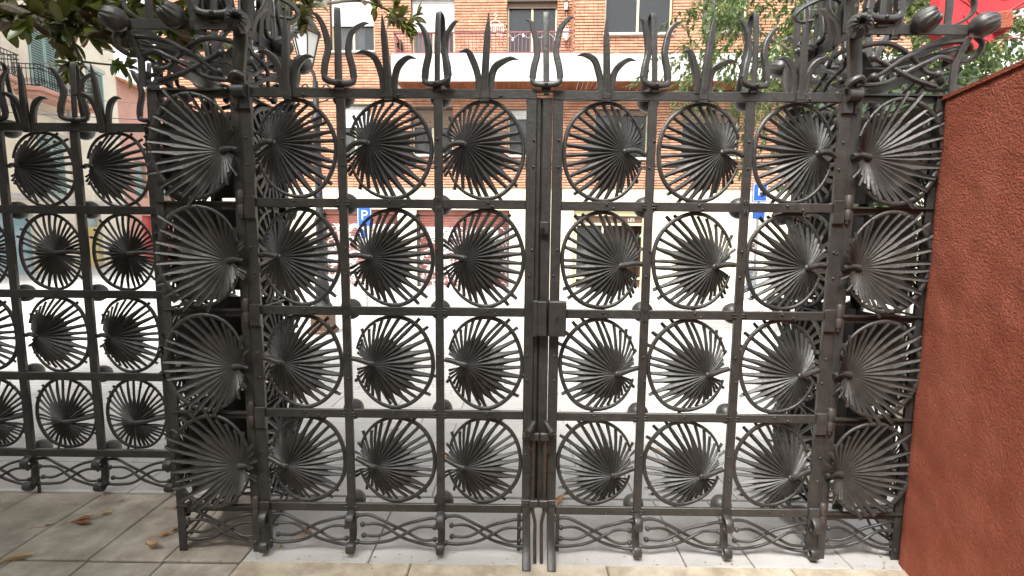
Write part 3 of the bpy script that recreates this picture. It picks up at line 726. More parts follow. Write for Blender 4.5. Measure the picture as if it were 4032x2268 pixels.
#@@BACKGROUND@@
# ------------------------------------------------------------------ trees
def leaf_mesh(name, l, w, m, fold=.25, curl=.12, n=5):
    """pointed oval leaf along +x, folded on the midrib"""
    b = MB(); vs = []; fs = []
    for i in range(n + 1):
        t = i / n; ww = w / 2 * math.sin(math.pi * min(1, t * .93 + .035)) ** .8; x = l * t; z = -curl * l * t * t
        vs += [(x, ww, z + fold * ww), (x, 0, z), (x, -ww, z + fold * ww)]
    for i in range(n):
        for k in (0, 1): fs.append((3 * i + k, 3 * i + k + 1, 3 * i + 4 + k, 3 * i + 3 + k))
    b.add(vs, fs, True); return b.mesh(name, m)
def leaf_mat(name, top, bottom, rough=.35, tr=.25):
    m = bpy.data.materials.new(name); m.use_nodes = True; nt = m.node_tree; p = nt.nodes['Principled BSDF']
    g = nt.nodes.new('ShaderNodeNewGeometry'); oi = nt.nodes.new('ShaderNodeObjectInfo')
    ad = nt.nodes.new('ShaderNodeMath'); ad.operation = 'ADD'; nt.links.new(g.outputs['Random Per Island'], ad.inputs[0]); nt.links.new(oi.outputs['Random'], ad.inputs[1])
    fr = nt.nodes.new('ShaderNodeMath'); fr.operation = 'FRACT'; nt.links.new(ad.outputs[0], fr.inputs[0])
    a = ramp(nt, fr.outputs[0], [(0, top[0]), (1, top[1])]); bt = ramp(nt, fr.outputs[0], [(0, bottom[0]), (1, bottom[1])])
    c = mix(nt, g.outputs['Backfacing'], a, bt); nt.links.new(c, p.inputs['Base Color'])
    p.inputs['Roughness'].default_value = rough
    t = nt.nodes.new('ShaderNodeBsdfTranslucent'); nt.links.new(a, t.inputs['Color'])
    ms = nt.nodes.new('ShaderNodeMixShader'); ms.inputs[0].default_value = tr
    nt.links.new(p.outputs[0], ms.inputs[1]); nt.links.new(t.outputs[0], ms.inputs[2]); nt.links.new(ms.outputs[0], nt.nodes['Material Output'].inputs['Surface'])
    MATS[name] = m
leaf_mat('magnolia_leaf', ((0.032, 0.065, 0.012), (0.14, 0.17, 0.026)), ((0.11, 0.058, 0.024), (0.13, 0.11, 0.035)), .3, .28)
leaf_mat('privet_leaf', ((0.05, 0.095, 0.03), (0.15, 0.21, 0.06)), ((0.08, 0.12, 0.045), (0.13, 0.17, 0.07)), .34, .38)
leaf_mat('privet_bloom', ((0.22, 0.25, 0.07), (0.42, 0.42, 0.18)), ((0.2, 0.23, 0.08), (0.35, 0.36, 0.16)), .6, .3)
leaf_mat('ivy_leaf', ((0.022, 0.055, 0.025), (0.075, 0.12, 0.05)), ((0.05, 0.085, 0.035), (0.09, 0.12, 0.06)), .25, .2)
mat('bark', (0.10, 0.085, 0.065), (0.22, 0.19, 0.15), 14, .9, 0, .6, 40, .01, .2)
mat('petal', (0.75, 0.72, 0.62), (0.82, 0.80, 0.70), 10, .5)

def leaf_matrix(p, d, up, s):
    d = d.normalized(); y = up.cross(d); y = y.normalized() if y.length > 1e-4 else Vector((0, 1, 0)); z = d.cross(y)
    m = Matrix((d, y, z)).transposed().to_4x4() @ Matrix.Scale(s, 4); m.translation = p; return m
def foliage(tree, meshes, items, keep, name='foliage', lname='leaf'):
    """items: list of (matrix, mesh index). The `keep` that show largest become leaf objects, the rest one mesh"""
    c = Vector((-.129, -2.3, 1.6)); cm = cam.matrix_world.inverted()
    def key(it):
        q = cm @ it[0].translation
        if q.z > -.1: return 0
        x, y = abs(q.x / -q.z), abs(q.y / -q.z)
        vis = x < 1.06 and y < .61
        return (it[0].to_scale()[0] / -q.z) if vis else 0
    items = sorted(items, key=key, reverse=True)
    L = wloc(tree)
    for m, k in items[:keep]:
        o = bpy.data.objects.new(lname, meshes[k]); COL.objects.link(o); o.parent = tree
        mm = m.copy(); mm.translation = m.translation - L; o.matrix_basis = mm
    rest = items[keep:]
    for k, me in enumerate(meshes):
        ms = [m for m, kk in rest if kk == k]
        if not ms: continue
        v = np.array([tuple(x.co) + (1.0,) for x in me.vertices]); F = np.array([tuple(p.vertices) for p in me.polygons])
        A = np.array([np.array(m) for m in ms]); V = np.einsum('nij,vj->nvi', A, v)[:, :, :3] - np.array(L)
        nv = len(v); FF = (F[None] + (np.arange(len(ms)) * nv)[:, None, None]).reshape(-1, F.shape[1]); VV = V.reshape(-1, 3)
        nm = bpy.data.meshes.new(name); nm.vertices.add(len(VV)); nm.vertices.foreach_set('co', VV.ravel())
        nm.loops.add(FF.size); nm.loops.foreach_set('vertex_index', FF.ravel().astype(np.int32))
        nm.polygons.add(len(FF)); nm.polygons.foreach_set('loop_start', np.arange(0, FF.size, F.shape[1], dtype=np.int32))
        nm.update(calc_edges=True); nm.polygons.foreach_set('use_smooth', [True] * len(FF)); nm.materials.append(me.materials[0])
        o = bpy.data.objects.new(name, nm); COL.objects.link(o); o.parent = tree; o['kind'] = 'stuff'
def rvec(): 
    while True:
        v = Vector((rng.uniform(-1, 1), rng.uniform(-1, 1), rng.uniform(-1, 1)))
        if .05 < v.length < 1: return v
def limb(parent, pts, r0, r1, name='branch', n=8, k=4):
    p = spline(pts, k); b = MB(); b.tube([q + Vector((mnoise.noise(q * 3), mnoise.noise(q * 3 + Vector((9, 0, 0))), 0)) * r1 for q in p], taper([r0, r1], len(p)), n=n); return b.build(name, 'bark', parent)

# --- magnolia over the fence
mag = thing('magnolia_tree', 'magnolia tree with large brown-backed leaves leaning over the left fence', 'tree', (-5.4, 1.7, 0))
limb(mag, [(-5.4, 1.7, -.1), (-5.35, 1.7, 1.0), (-5.2, 1.65, 2.0), (-4.9, 1.6, 3.0), (-4.7, 1.4, 4.2), (-4.6, 1.2, 5.6)], .17, .06, 'trunk', 12)
limb(mag, [(-5.1, 1.62, 2.4), (-4.5, 1.55, 2.95), (-3.94, 1.5, 3.20), (-3.6, 1.5, 3.10), (-3.2, 1.55, 3.02), (-2.85, 1.65, 2.98), (-2.4, 1.9, 3.1)], .06, .018)
limb(mag, [(-4.2, 1.52, 3.13), (-3.7, 1.7, 3.25), (-3.0, 2.3, 3.5), (-2.5, 3.0, 3.85), (-2.0, 3.8, 4.3), (-1.62, 4.0, 4.24), (-1.45, 4.0, 4.10)], .032, .009)
limb(mag, [(-3.2, 1.55, 3.02), (-2.95, 1.5, 2.93), (-2.75, 1.5, 2.88)], .02, .008)
limb(mag, [(-3.42, 1.5, 3.05), (-3.40, 1.5, 2.95), (-3.36, 1.5, 2.84), (-3.38, 1.5, 2.78), (-3.45, 1.48, 2.74)], .014, .006)
limb(mag, [(-3.36, 1.5, 2.84), (-3.22, 1.5, 2.825), (-3.05, 1.5, 2.81), (-2.98, 1.48, 2.79)], .008, .005)
limb(mag, [(-2.6, 2.9, 3.78), (-2.55, 2.95, 3.95), (-2.4, 3.0, 4.1)], .02, .01)
limb(mag, [(-4.9, 1.6, 3.0), (-4.4, .6, 3.9), (-3.8, -.4, 4.4), (-3.0, -1.2, 4.7)], .09, .03)
limb(mag, [(-4.8, 1.5, 3.6), (-3.9, 1.0, 4.5), (-2.9, .6, 4.9), (-1.9, .3, 5.1)], .07, .02)
limb(mag, [(-4.7, 1.4, 4.2), (-5.2, .4, 5.0), (-5.6, -.8, 5.4)], .06, .02)
ML = [leaf_mesh('leaf', .20, .085, 'magnolia_leaf', .22, .10), leaf_mesh('leaf', .175, .082, 'magnolia_leaf', .3, .18), leaf_mesh('leaf', .15, .08, 'magnolia_leaf', .15, .05)]
items = []
def whorl(p, d, n, s=1.0, spread=1.0):
    p = Vector(p); d = Vector(d).normalized()
    for i in range(n):
        v = (d * rng.uniform(.1, .9) + rvec() * spread).normalized()
        q = p + d * rng.uniform(-.10, .02) + rvec() * .02
        up = (Vector((0, 0, 1)) + rvec() * .6).normalized()
        items.append((leaf_matrix(q, v, up, s * rng.uniform(.7, 1.08)), rng.randrange(3)))
# sprays that hang in view
for p, d, n, s in (((-3.44, 1.48, 2.76), (-.4, 0, -.7), 8, .9), ((-3.52, 1.5, 2.80), (-1, 0, -.4), 6, .85), ((-3.47, 1.5, 2.87), (-.5, 0, .3), 5, .8), ((-3.36, 1.47, 2.70), (.3, 0, -1), 4, .8), ((-3.0, 1.48, 2.78), (.5, 0, -.5), 7, .85), ((-2.92, 1.48, 2.74), (.8, 0, -.6), 6, .8),
                   ((-2.80, 1.5, 2.88), (.6, 0, -.4), 6, .8), ((-3.28, 1.5, 2.98), (.2, 0, -.6), 6, .9), ((-3.05, 1.5, 3.0), (.3, -.2, .4), 8, .9), ((-3.2, 1.45, 3.08), (-.2, -.3, .5), 10, 1), ((-2.95, 1.5, 3.10), (.4, 0, .6), 9, 1), ((-3.5, 1.5, 3.02), (-.3, 0, -.6), 8, .9), ((-3.4, 1.5, 3.12), (0, -.3, .5), 9, 1), ((-3.7, 1.45, 3.08), (-.3, 0, -.5), 8, .9), ((-3.85, 1.5, 3.20), (0, 0, .6), 9, 1), ((-3.65, 1.5, 3.22), (.2, 0, .6), 9, 1), ((-2.75, 1.6, 3.06), (.4, 0, .3), 9, .9), ((-2.6, 1.7, 3.14), (.5, 0, .4), 9, .9), ((-4.0, 1.5, 3.12), (-.5, 0, -.2), 8, .9),
                   # right-hand sprays further out over the street
                   ((-1.45, 4.0, 4.10), (.7, 0, -.5), 12, 1.0), ((-1.55, 4.0, 4.22), (.4, 0, .5), 12, 1.0), ((-1.35, 4.0, 4.2), (.9, 0, .3), 9, 1.0), ((-1.68, 4.0, 4.2), (-.2, 0, -.7), 11, 1.0), ((-1.85, 3.95, 4.32), (-.3, 0, .1), 12, 1.0), ((-1.6, 4.05, 4.36), (.3, 0, .6), 10, 1), ((-2.0, 3.8, 4.36), (-.3, 0, .5), 10, 1), ((-1.42, 4.0, 4.0), (.2, 0, -1), 7, .9),
                   ((-2.5, 3.0, 3.90), (.3, 0, -.4), 12, 1), ((-2.35, 3.05, 3.82), (.7, 0, -.5), 12, 1), ((-2.65, 2.9, 3.80), (-.4, 0, -.4), 10, 1), ((-2.45, 3.0, 4.05), (.2, 0, .5), 12, 1), ((-2.7, 2.8, 4.0), (-.4, 0, .5), 10, 1), ((-2.25, 3.1, 3.98), (.8, 0, .2), 10, 1), ((-2.3, 3.0, 3.70), (.3, 0, -.8), 9, 1), ((-2.55, 2.95, 3.66), (-.1, 0, -.9), 8, 1)):
    whorl(p, d, int(n * (1.7 if p[1] < 2.5 else 1.35)), s * (.95 if p[1] < 2.5 else .88))
for i in range(46):          # leafy shoots all along the low limb
    t = rng.random(); p = Vector((lerp(-4.15, -2.45, t), 1.5 + rng.uniform(-.12, .25), lerp(3.2, 3.04, t) + rng.uniform(-.06, .26))); whorl(p, rvec() + Vector((0, -.2, .2)), 8, .95)
for i in range(16):
    t = rng.random(); p = Vector((lerp(-2.75, -2.05, t), 3.0 + rng.uniform(-.2, .3), lerp(3.75, 4.1, t) + rng.uniform(-.18, .2))); whorl(p, rvec(), 7, .9)
# the crown overhead, out of the picture but shading the left side
for i in range(2500):
    p = Vector((rng.uniform(-7.5, -.9), rng.uniform(-5.6, 2.6), rng.uniform(2.3, 5.2)))
    if mnoise.noise(p * .8) < -.36 or (p.z < 3.3 and p.x > -2.4): continue
    if (p - Vector((-.129, -2.3, 1.6))).length < 1.9: continue
    e = p - Vector((-.129, -2.3, 1.6)); 
    if e.y > .3 and e.z / e.y < .60 and abs(e.x / e.y) < 1.1: continue
    whorl(p, rvec(), 12, 1.05)
foliage(mag, ML, items, 300)
for (p) in ((-2.17, 3.1, 3.98),):                      # one open blossom
    for k in range(8):
        a = k * .785; b = MB(); d = Vector((math.cos(a), -.4, math.sin(a)))
        b.ball((p[0] + d.x * .05, p[1] - .05, p[2] + d.z * .05), .05, 8, 6, (.9, .35, .9)); b.build('petal', 'petal', mag)

# --- street tree on the right
pt = thing('privet_tree', 'street tree with small glossy leaves and pale yellow-green blossom behind the right pillar', 'tree', (5.0, 5.6, gz(5.6)))
limb(pt, [(5.0, 5.6, gz(5.6) - .1), (4.98, 5.58, 1.2), (4.9, 5.5, 2.4), (4.85, 5.45, 3.4), (4.8, 5.4, 4.6), (4.7, 5.4, 5.8)], .11, .03, 'trunk', 10)
for e_ in ((3.2, 5.0, 4.5), (6.6, 5.2, 4.3), (4.2, 4.3, 5.2), (5.8, 6.2, 5.4), (3.6, 5.6, 3.6), (6.0, 4.5, 3.7)): limb(pt, [(4.87, 5.47, 3.0), ((4.87 + e_[0]) / 2, (5.47 + e_[1]) / 2, e_[2] - .4), e_], .045, .012)
PL = [leaf_mesh('leaf', .10, .045, 'privet_leaf', .25, .15, 4), leaf_mesh('leaf', .085, .04, 'privet_leaf', .3, .25, 4), leaf_mesh('blossom', .03, .018, 'privet_bloom', .2, .1, 2)]
items = []
C0 = Vector((4.85, 5.3, 4.7)); RD = Vector((2.7, 1.9, 2.0))
n_ = 0
while n_ < 1300:
    v = rvec(); 
    if v.length < .35: continue
    p = C0 + Vector((v.x * RD.x, v.y * RD.y, v.z * RD.z)) * (.75 + .45 * (mnoise.noise(v * 2.3) + .3))
    if mnoise.noise(p * 1.3) < -.18: continue
    n_ += 1
    d = (Vector((v.x, v.y, v.z - .5)) + rvec() * .5).normalized(); L_ = rng.uniform(.18, .4)
    for k in range(14):
        t = k / 13; q = p + d * L_ * t + Vector((0, 0, -.12 * t * t)) + rvec() * .012
        w = (d * .6 + rvec()).normalized(); items.append((leaf_matrix(q, w, Vector((0, 0, 1)) + rvec() * .5, rng.uniform(.75, 1.15)), rng.randrange(2)))
    if rng.random() < .42:
        q0 = p + d * L_ + Vector((0, 0, -.08))
        for k in range(26): items.append((leaf_matrix(q0 + d * .16 * rng.random() + rvec() * .055, rvec(), Vector((0, 0, 1)), rng.uniform(.7, 1.3)), 2))
# a few trailing shoots low down, seen through the gate
for p in ((3.35, 4.9, 3.15), (3.6, 5.0, 2.75), (3.1, 5.0, 3.5), (4.1, 5.0, 2.95), (3.75, 4.9, 3.3), (4.4, 4.8, 3.1), (2.75, 5.0, 4.0), (2.6, 5.0, 4.2), (2.9, 5.0, 3.85)):
    for k in range(16): items.append((leaf_matrix(Vector(p) + rvec() * .16, rvec() + Vector((0, 0, -.6)), Vector((0, 0, 1)), rng.uniform(.8, 1.2)), rng.randrange(2)))
foliage(pt, PL, items, 300)
# --- climber behind the red wall
iv = thing('climbing_shrub', 'dark glossy rounded-leaf shrub growing up behind the red wall', 'shrub', (3.3, 1.95, gz(1.95)))
for e_ in ((2.6, 1.8, 2.7), (3.3, 1.7, 2.95), (4.0, 1.8, 3.0), (3.0, 2.2, 2.6), (3.7, 2.3, 2.8)): limb(iv, [(3.3, 1.95, gz(1.95) - .05), ((3.3 + e_[0]) / 2, 1.95, 1.4), e_], .022, .006, 'stem')
IL = [leaf_mesh('leaf', .085, .062, 'ivy_leaf', .18, .15, 4), leaf_mesh('leaf', .07, .05, 'ivy_leaf', .25, .1, 4)]
items = []; n_ = 0
while n_ < 2600:
    v = rvec(); p = Vector((3.35, 1.95, 2.25)) + Vector((v.x * 1.25, v.y * .6, v.z * .75))
    if p.z > 2.66 + .26 * (p.x - 2.2) * .9 + .1 * mnoise.noise(p * 4) or mnoise.noise(p * 3) < -.25: continue
    n_ += 1; items.append((leaf_matrix(p, rvec() + Vector((0, -.3, -.2)), Vector((0, -.4, 1)) + rvec() * .7, rng.uniform(.7, 1.2)), rng.randrange(2)))
foliage(iv, IL, items, 300)

# --- hedge added out of view on the left to block low light
hg = thing('shade_hedge', 'unseen dense hedge added on the left to block low light', 'hedge', (-6.6, -2.2, 0))
for k in range(6): limb(hg, [(-6.6, -4.4 + .9 * k, -.05), (-6.55, -4.4 + .9 * k, 1.2), (-6.6, -4.35 + .9 * k, 2.6)], .05, .02, 'stem')
items = []
for k in range(5200):
    p = Vector((-6.6 + rng.gauss(0, .35), rng.uniform(-5.0, .3), rng.uniform(.05, 3.2))); items.append((leaf_matrix(p, rvec(), Vector((0, 0, 1)) + rvec(), rng.uniform(.8, 1.1)), rng.randrange(3)))
foliage(hg, ML, items, 0)
# ------------------------------------------------------------------ brick apartment block across the street
def brick_extra(nt, col):
    n = tex(nt, 1.1, detail=5, rough=.6); k = ramp(nt, n, [(.35, .35), (.65, 0.0)])
    return mix(nt, k, col, (0.30, 0.12, 0.065))
mat('brick', (0.44, 0.225, 0.140), (0.57, 0.325, 0.220), 5, .85, 0, .3, 60, .004, .25, island=.16, extra=brick_extra)
mat('shaded_mortar', (0.10, 0.05, 0.035), (0.15, 0.08, 0.055), 20, .95)  # dark tone stands for the shadow lines between the brick courses
def cream_extra(nt, col):
    n = tex(nt, 1.6, detail=7, rough=.7, stretch=(1, 1, .5)); k = ramp(nt, n, [(.52, 0.0), (.72, .5)])
    return mix(nt, k, col, (0.42, 0.35, 0.22))
mat('cream_render', (0.60, 0.545, 0.40), (0.68, 0.63, 0.49), 2, .85, 0, .2, 40, .004, .2, extra=cream_extra)
def fascia_extra(nt, col):
    n = tex(nt, 4.5, detail=8, rough=.75); k = ramp(nt, n, [(.50, 0.0), (.66, .6)])
    return mix(nt, k, col, (0.42, 0.41, 0.38))
mat('white_concrete', (0.52, 0.52, 0.49), (0.62, 0.62, 0.60), 2, .85, 0, .1, 40, .004, .2, extra=fascia_extra)
mat('soffit_wood', (0.15, 0.045, 0.02), (0.24, 0.08, 0.035), 6, .55, 0, .2, 30, .004, .4, island=.2)
mat('maroon_paint', (0.17, 0.045, 0.052), (0.21, 0.06, 0.065), 8, .5)
mat('yellow_frame', (0.55, 0.50, 0.30), (0.60, 0.55, 0.36), 6, .5)
mat('shutter_white', (0.55, 0.56, 0.54), (0.63, 0.63, 0.61), 4, .5)
mat('shutter_brown', (0.16, 0.11, 0.075), (0.2, 0.14, 0.10), 4, .6)
mat('dark_lintel', (0.055, 0.048, 0.038), (0.08, 0.07, 0.055), 6, .8)
mat('stone_sill', (0.45, 0.44, 0.40), (0.55, 0.54, 0.50), 6, .7)
mat('curtain', (0.55, 0.55, 0.53), (0.72, 0.72, 0.70), 9, .9, stretch=(6, 1, .05))
mat('room_dark', (0.02, 0.018, 0.016), rough=.9)
mat('wood_brown', (0.09, 0.045, 0.025), (0.14, 0.075, 0.045), 9, .6, stretch=(1, 1, 6))
mat('metal_black', (0.012, 0.012, 0.013), (0.02, 0.02, 0.021), 20, .45)
mat('cable', (0.015, 0.015, 0.016), rough=.6)
mat('white_paint', (0.72, 0.72, 0.70), rough=.5)
mat('green_led', (0.05, 0.6, 0.15), rough=.4, emit=((0.1, 1.0, 0.3), 1.5))
g_ = bpy.data.materials.new('glass'); g_.use_nodes = True; nt = g_.node_tree; p_ = nt.nodes['Principled BSDF']
p_.inputs['Base Color'].default_value = (.05, .055, .06, 1); p_.inputs['Roughness'].default_value = .06
tr_ = nt.nodes.new('ShaderNodeBsdfTransparent'); mx_ = nt.nodes.new('ShaderNodeMixShader'); mx_.inputs[0].default_value = .5
nt.links.new(tr_.outputs[0], mx_.inputs[1]); nt.links.new(p_.outputs[0], mx_.inputs[2]); nt.links.new(mx_.outputs[0], nt.nodes['Material Output'].inputs['Surface']); MATS['glass'] = g_
def graffiti_extra(nt, col):
    red = tex(nt, 1.3, detail=3, loc=(3, 0, 0)); k = ramp(nt, red, [(.50, 0.0), (.56, 1.0)]); col = mix(nt, k, col, (0.20, 0.06, 0.05))
    a = tex(nt, 3.4, detail=2, rough=.4); k = ramp(nt, a, [(.46, 0.0), (.485, 1.0), (.515, 1.0), (.54, 0.0)]); col = mix(nt, k, col, (0.78, 0.78, 0.76))
    c = tex(nt, 5.5, detail=2, rough=.4, loc=(7, 2, 1)); k = ramp(nt, c, [(.475, 0.0), (.49, .9), (.51, .9), (.525, 0.0)]); col = mix(nt, k, col, (0.03, 0.03, 0.035))
    y = tex(nt, 1.9, detail=2, loc=(1, 5, 2)); k = ramp(nt, y, [(.70, 0.0), (.72, .8)]); return mix(nt, k, col, (0.65, 0.55, 0.12))
mat('graffiti_shutter', (0.42, 0.41, 0.40), (0.60, 0.60, 0.58), 2, .55, extra=graffiti_extra)
mat('shutter_maroon', (0.16, 0.045, 0.03), (0.22, 0.07, 0.05), 3, .55)

Z3 = (0, 0, 0)
ap = thing('apartment_building', 'red brick apartment block with white balcony slab and shuttered shops across the street', 'building', (0, 15.4, 0), R(-1.9))
def wall_holes(x0, x1, z0, z1, holes, y, name, m, parent, depth=.25, reveal=True):
    xs = sorted({x0, x1, *[h[0] for h in holes], *[h[1] for h in holes]}); zs = sorted({z0, z1, *[h[2] for h in holes], *[h[3] for h in holes]})
    xs = [x for x in xs if x0 <= x <= x1]; zs = [z for z in zs if z0 <= z <= z1]; b = MB()
    for a, c in zip(xs[:-1], xs[1:]):
        for d, e in zip(zs[:-1], zs[1:]):
            mx, mz = (a + c) / 2, (d + e) / 2
            if any(h[0] < mx < h[1] and h[2] < mz < h[3] for h in holes): continue
            b.add([(a, y, d), (c, y, d), (c, y, e), (a, y, e)], [(0, 1, 2, 3)])
    for h in holes:
        a, c, d, e = h; r = y + depth
        b.add([(a, y, d), (c, y, d), (c, y, e), (a, y, e), (a, r, d), (c, r, d), (c, r, e), (a, r, e)], [(0, 4, 5, 1), (1, 5, 6, 2), (2, 6, 7, 3), (3, 7, 4, 0)])
    return b.build(name, m, parent, off=Z3)
BRICKS = []
def courses(x0, x1, z0, z1, holes, y, store, ph=.092, bl=.285):
    n = int((z1 - z0) / ph)
    for j in range(n):
        za = z0 + j * ph; zb = za + ph - .026; iv_ = [(x0, x1)]
        for h in holes:
            if h[2] < zb and h[3] > za:
                nx = []
                for a, c in iv_:
                    if h[1] <= a or h[0] >= c: nx.append((a, c)); continue
                    if h[0] > a: nx.append((a, h[0]))
                    if h[1] < c: nx.append((h[1], c))
                iv_ = nx
        for a, c in iv_:
            x = a - (bl * (.5 if j % 2 else 0) if a == x0 else rng.uniform(0, bl))
            while x < c:
                e = x + bl * rng.choice((1, 1, 1, .5)); xa, xb = max(x, a), min(e, c)
                if xb - xa > .03: store.append((xa + .004, xb - .004, za, zb, y))
                x = e
# openings: (x0, x1, z0, z1)
HI = [(-3.77, -2.28, 7.36, 9.55), (-.47, 1.23, 7.36, 9.42), (-6.6, -5.07, 7.83, 9.75), (-9.6, -8.1, 7.83, 9.75)]
LO = [(-6.45, -5.25, 4.30, 6.02), (-3.80, -2.35, 4.33, 5.90), (-.42, .95, 4.32, 5.88), (2.58, 4.44, 4.24, 5.88), (5.58, 7.51, 4.28, 5.88), (-9.6, -8.2, 4.3, 5.95), (9.0, 10.8, 4.28, 5.88)]
BAY = [(2.67, 4.78, 7.90, 9.75), (5.69, 7.10, 7.94, 9.75), (8.6, 10.4, 7.94, 9.75)]
GF = [(-7.14, -4.36, -.6, 2.42), (-3.69, -.34, -.6, 2.42), (1.94, 4.50, -.6, 2.45), (-11.4, -8.4, -.6, 2.4), (9.4, 10.6, -.6, 2.3)]
XL, XR = -12.75, 15.0
wall_holes(XL, XR, 3.2, 6.55, LO, .0, 'first_floor_wall', 'shaded_mortar', ap)
wall_holes(XL, 1.9, 6.55, 12.5, HI, .0, 'upper_wall', 'shaded_mortar', ap)
wall_holes(1.74, XR, 7.30, 12.5, BAY, -1.2, 'bay_wall', 'shaded_mortar', ap)
wall_holes(XL, XR, -.9, 3.2, GF, -.012, 'ground_floor_wall', 'cream_render', ap, .3)
courses(XL, XR, 3.22, 6.50, LO, 0, BRICKS); courses(XL, 1.72, 6.55, 12.4, HI, 0, BRICKS)
B2 = []; courses(1.74, XR, 7.33, 12.4, BAY, -1.2, B2); BRICKS += B2
BRICKS.sort(key=lambda q: math.hypot((q[0] + q[1]) / 2 - 1.1, ((q[2] + q[3]) / 2 - 8.6) * 1.6) + (50 if q[2] > 9.75 else 0))
bx = {}
for xa, xb, za, zb, y in BRICKS[:300]:
    k = (round(xb - xa, 2), round(zb - za, 3))
    if k not in bx: q = MB(); q.box((0, 0, 0), (k[0], .075, k[1]), bev=.006); bx[k] = q.mesh('brick', 'brick')
    o = inst(bx[k], 'brick', ap, ((xa + xb) / 2, y - .03 + rng.uniform(-.004, .004), (za + zb) / 2))
b = MB()
for xa, xb, za, zb, y in BRICKS[300:]: b.box(((xa + xb) / 2, y - .03 + rng.uniform(-.006, .006), (za + zb) / 2), (xb - xa, .076, zb - za))
o = b.build('brickwork', 'brick', ap, off=Z3); o['kind'] = 'stuff'
b = MB()     # side return of the bay, and the block's own flanks
for j in range(int(5.0 / .092)):
    for i in range(4): b.box((1.735, -1.17 + .3 * i + .13 + (.07 if j % 2 else 0), 7.33 + .092 * j + .0375), (.04, .27, .075))
o = b.build('return_brickwork', 'brick', ap, off=Z3); o['kind'] = 'stuff'
b = MB(); b.box((1.80, -.55, 9.9), (.10, 1.28, 5.2)); b.box((XL + .05, 4, 5.8), (.1, 8.1, 13.4)); b.box((XR - .05, 3.5, 5.8), (.1, 9.4, 13.4)); b.box((1.1, 4, 12.56), (27.8, 10.4, .1)); b.build('flank_wall', 'shaded_mortar', ap, off=Z3)
# balcony slab
b = MB(); b.box(((-4.15 + XR) / 2, -1.19, 6.905), (XR + 4.15, .10, .85), bev=.01); b.build('balcony_fascia', 'white_concrete', ap, off=Z3)
b = MB(); b.box((-4.10, -.58, 6.905), (.10, 1.12, .85)); b.build('balcony_fascia', 'white_concrete', ap, off=Z3)
b = MB(); b.box(((-4.0 + XR) / 2, -.57, 7.28), (XR + 4.0, 1.1, .07)); b.build('balcony_floor', 'white_concrete', ap, off=Z3)
q = MB(); q.box((0, 0, 0), (.150, 1.12, .02), bev=.004); SOF = q.mesh('soffit_plank', 'soffit_wood')
for i in range(95): inst(SOF, 'soffit_plank', ap, (-3.97 + .157 * i, -.58, 6.52 + rng.uniform(-.002, .002)))
# railing
rl = thing('x', '', '', Z3); bpy.data.objects.remove(rl)
b = MB()
for z in (8.0, 7.37): b.box((-1.20, -1.16, z), (5.80, .045, .04)); b.box((-4.08, -.58, z), (.045, 1.1, .04))
rail = b.build('railing', 'maroon_paint', ap, off=Z3)
q = MB(); q.box((0, 0, 0), (.022, .022, .60)); BAL = q.mesh('baluster', 'maroon_paint')
for i in range(46): inst(BAL, 'baluster', rail, (-4.0 + .1235 * i, -1.16, 7.68))
for i in range(8): inst(BAL, 'baluster', rail, (-4.08, -1.04 + .13 * i, 7.68))

def window(h, y, sh=0.0, shm='shutter_white', n=2, sill=True, cur=.0, room=True, lintel=True):
    x0, x1, z0, z1 = h; xc, zc = (x0 + x1) / 2, (z0 + z1) / 2; w, hh = x1 - x0, z1 - z0
    f = MB(); fw = .055; yy = y + .13
    for x in [x0 + fw / 2, x1 - fw / 2]: f.box((x, yy, zc), (fw, .06, hh))
    for z in (z0 + fw / 2, z1 - fw / 2): f.box((xc, yy + .003, z), (w - 2 * fw, .055, fw))
    for i in range(1, n): f.box((x0 + w * i / n, yy, zc), (.075, .05, hh - 2 * fw))
    fo = f.build('window', 'yellow_frame', ap, off=Z3)
    for i in range(n):
        a, c = x0 + w * i / n + fw, x0 + w * (i + 1) / n - fw
        q = MB(); q.box(((a + c) / 2, yy + .01, zc), (c - a, .008, hh - 2 * fw)); q.build('pane', 'glass', fo, off=Z3)
    if sh:
        n_s = max(3, int(hh * sh / .062)); q = MB()
        for i in range(n_s): q.tube([(x0 + .02, y + .075, z1 - .03 - .062 * i), (x1 - .02, y + .075, z1 - .03 - .062 * i)], .012, .029, side=(0, 1, 0), n=8, sup=3)
        o = q.build('roller_shutter', shm, fo, off=Z3); o['kind'] = 'stuff'
    if cur:
        q = MB(); m_ = 48; a, c = x0 + .06, x0 + .06 + (w - .12) * cur
        vs = [(lerp(a, c, i / m_), y + .22 + .02 * math.sin(i * 1.9) + .01 * math.sin(i * .7), z) for z in (z0 + .05, z1 - .06) for i in range(m_ + 1)]
        q.add(vs, [(i, i + 1, m_ + 2 + i, m_ + 1 + i) for i in range(m_)], True); q.build('curtain', 'curtain', fo, off=Z3)
    if room:
        q = MB(); d = y + 1.3; y2 = y + .26
        q.add([(x0, y2, z0), (x1, y2, z0), (x1, y2, z1), (x0, y2, z1), (x0, d, z0), (x1, d, z0), (x1, d, z1), (x0, d, z1)], [(0, 4, 5, 1), (1, 5, 6, 2), (2, 6, 7, 3), (3, 7, 4, 0), (4, 7, 6, 5)]); q.build('room', 'room_dark', fo, off=Z3)
    if sill: q = MB(); q.box((xc, y - .03, z0 - .035), (w + .10, .26, .07), bev=.01); q.build('sill', 'stone_sill', fo, off=Z3)
    if lintel: q = MB(); q.box((xc, y - .02, z1 + .055), (w + .12, .07, .11)); q.build('lintel', 'dark_lintel', fo, off=Z3)
    return fo
window(HI[0], 0, .50, cur=.9, sill=False); window(HI[1], 0, .12, 'shutter_brown', cur=.0, sill=False); window(HI[2], 0, .55, cur=.75); window(HI[3], 0, .4, cur=.6)
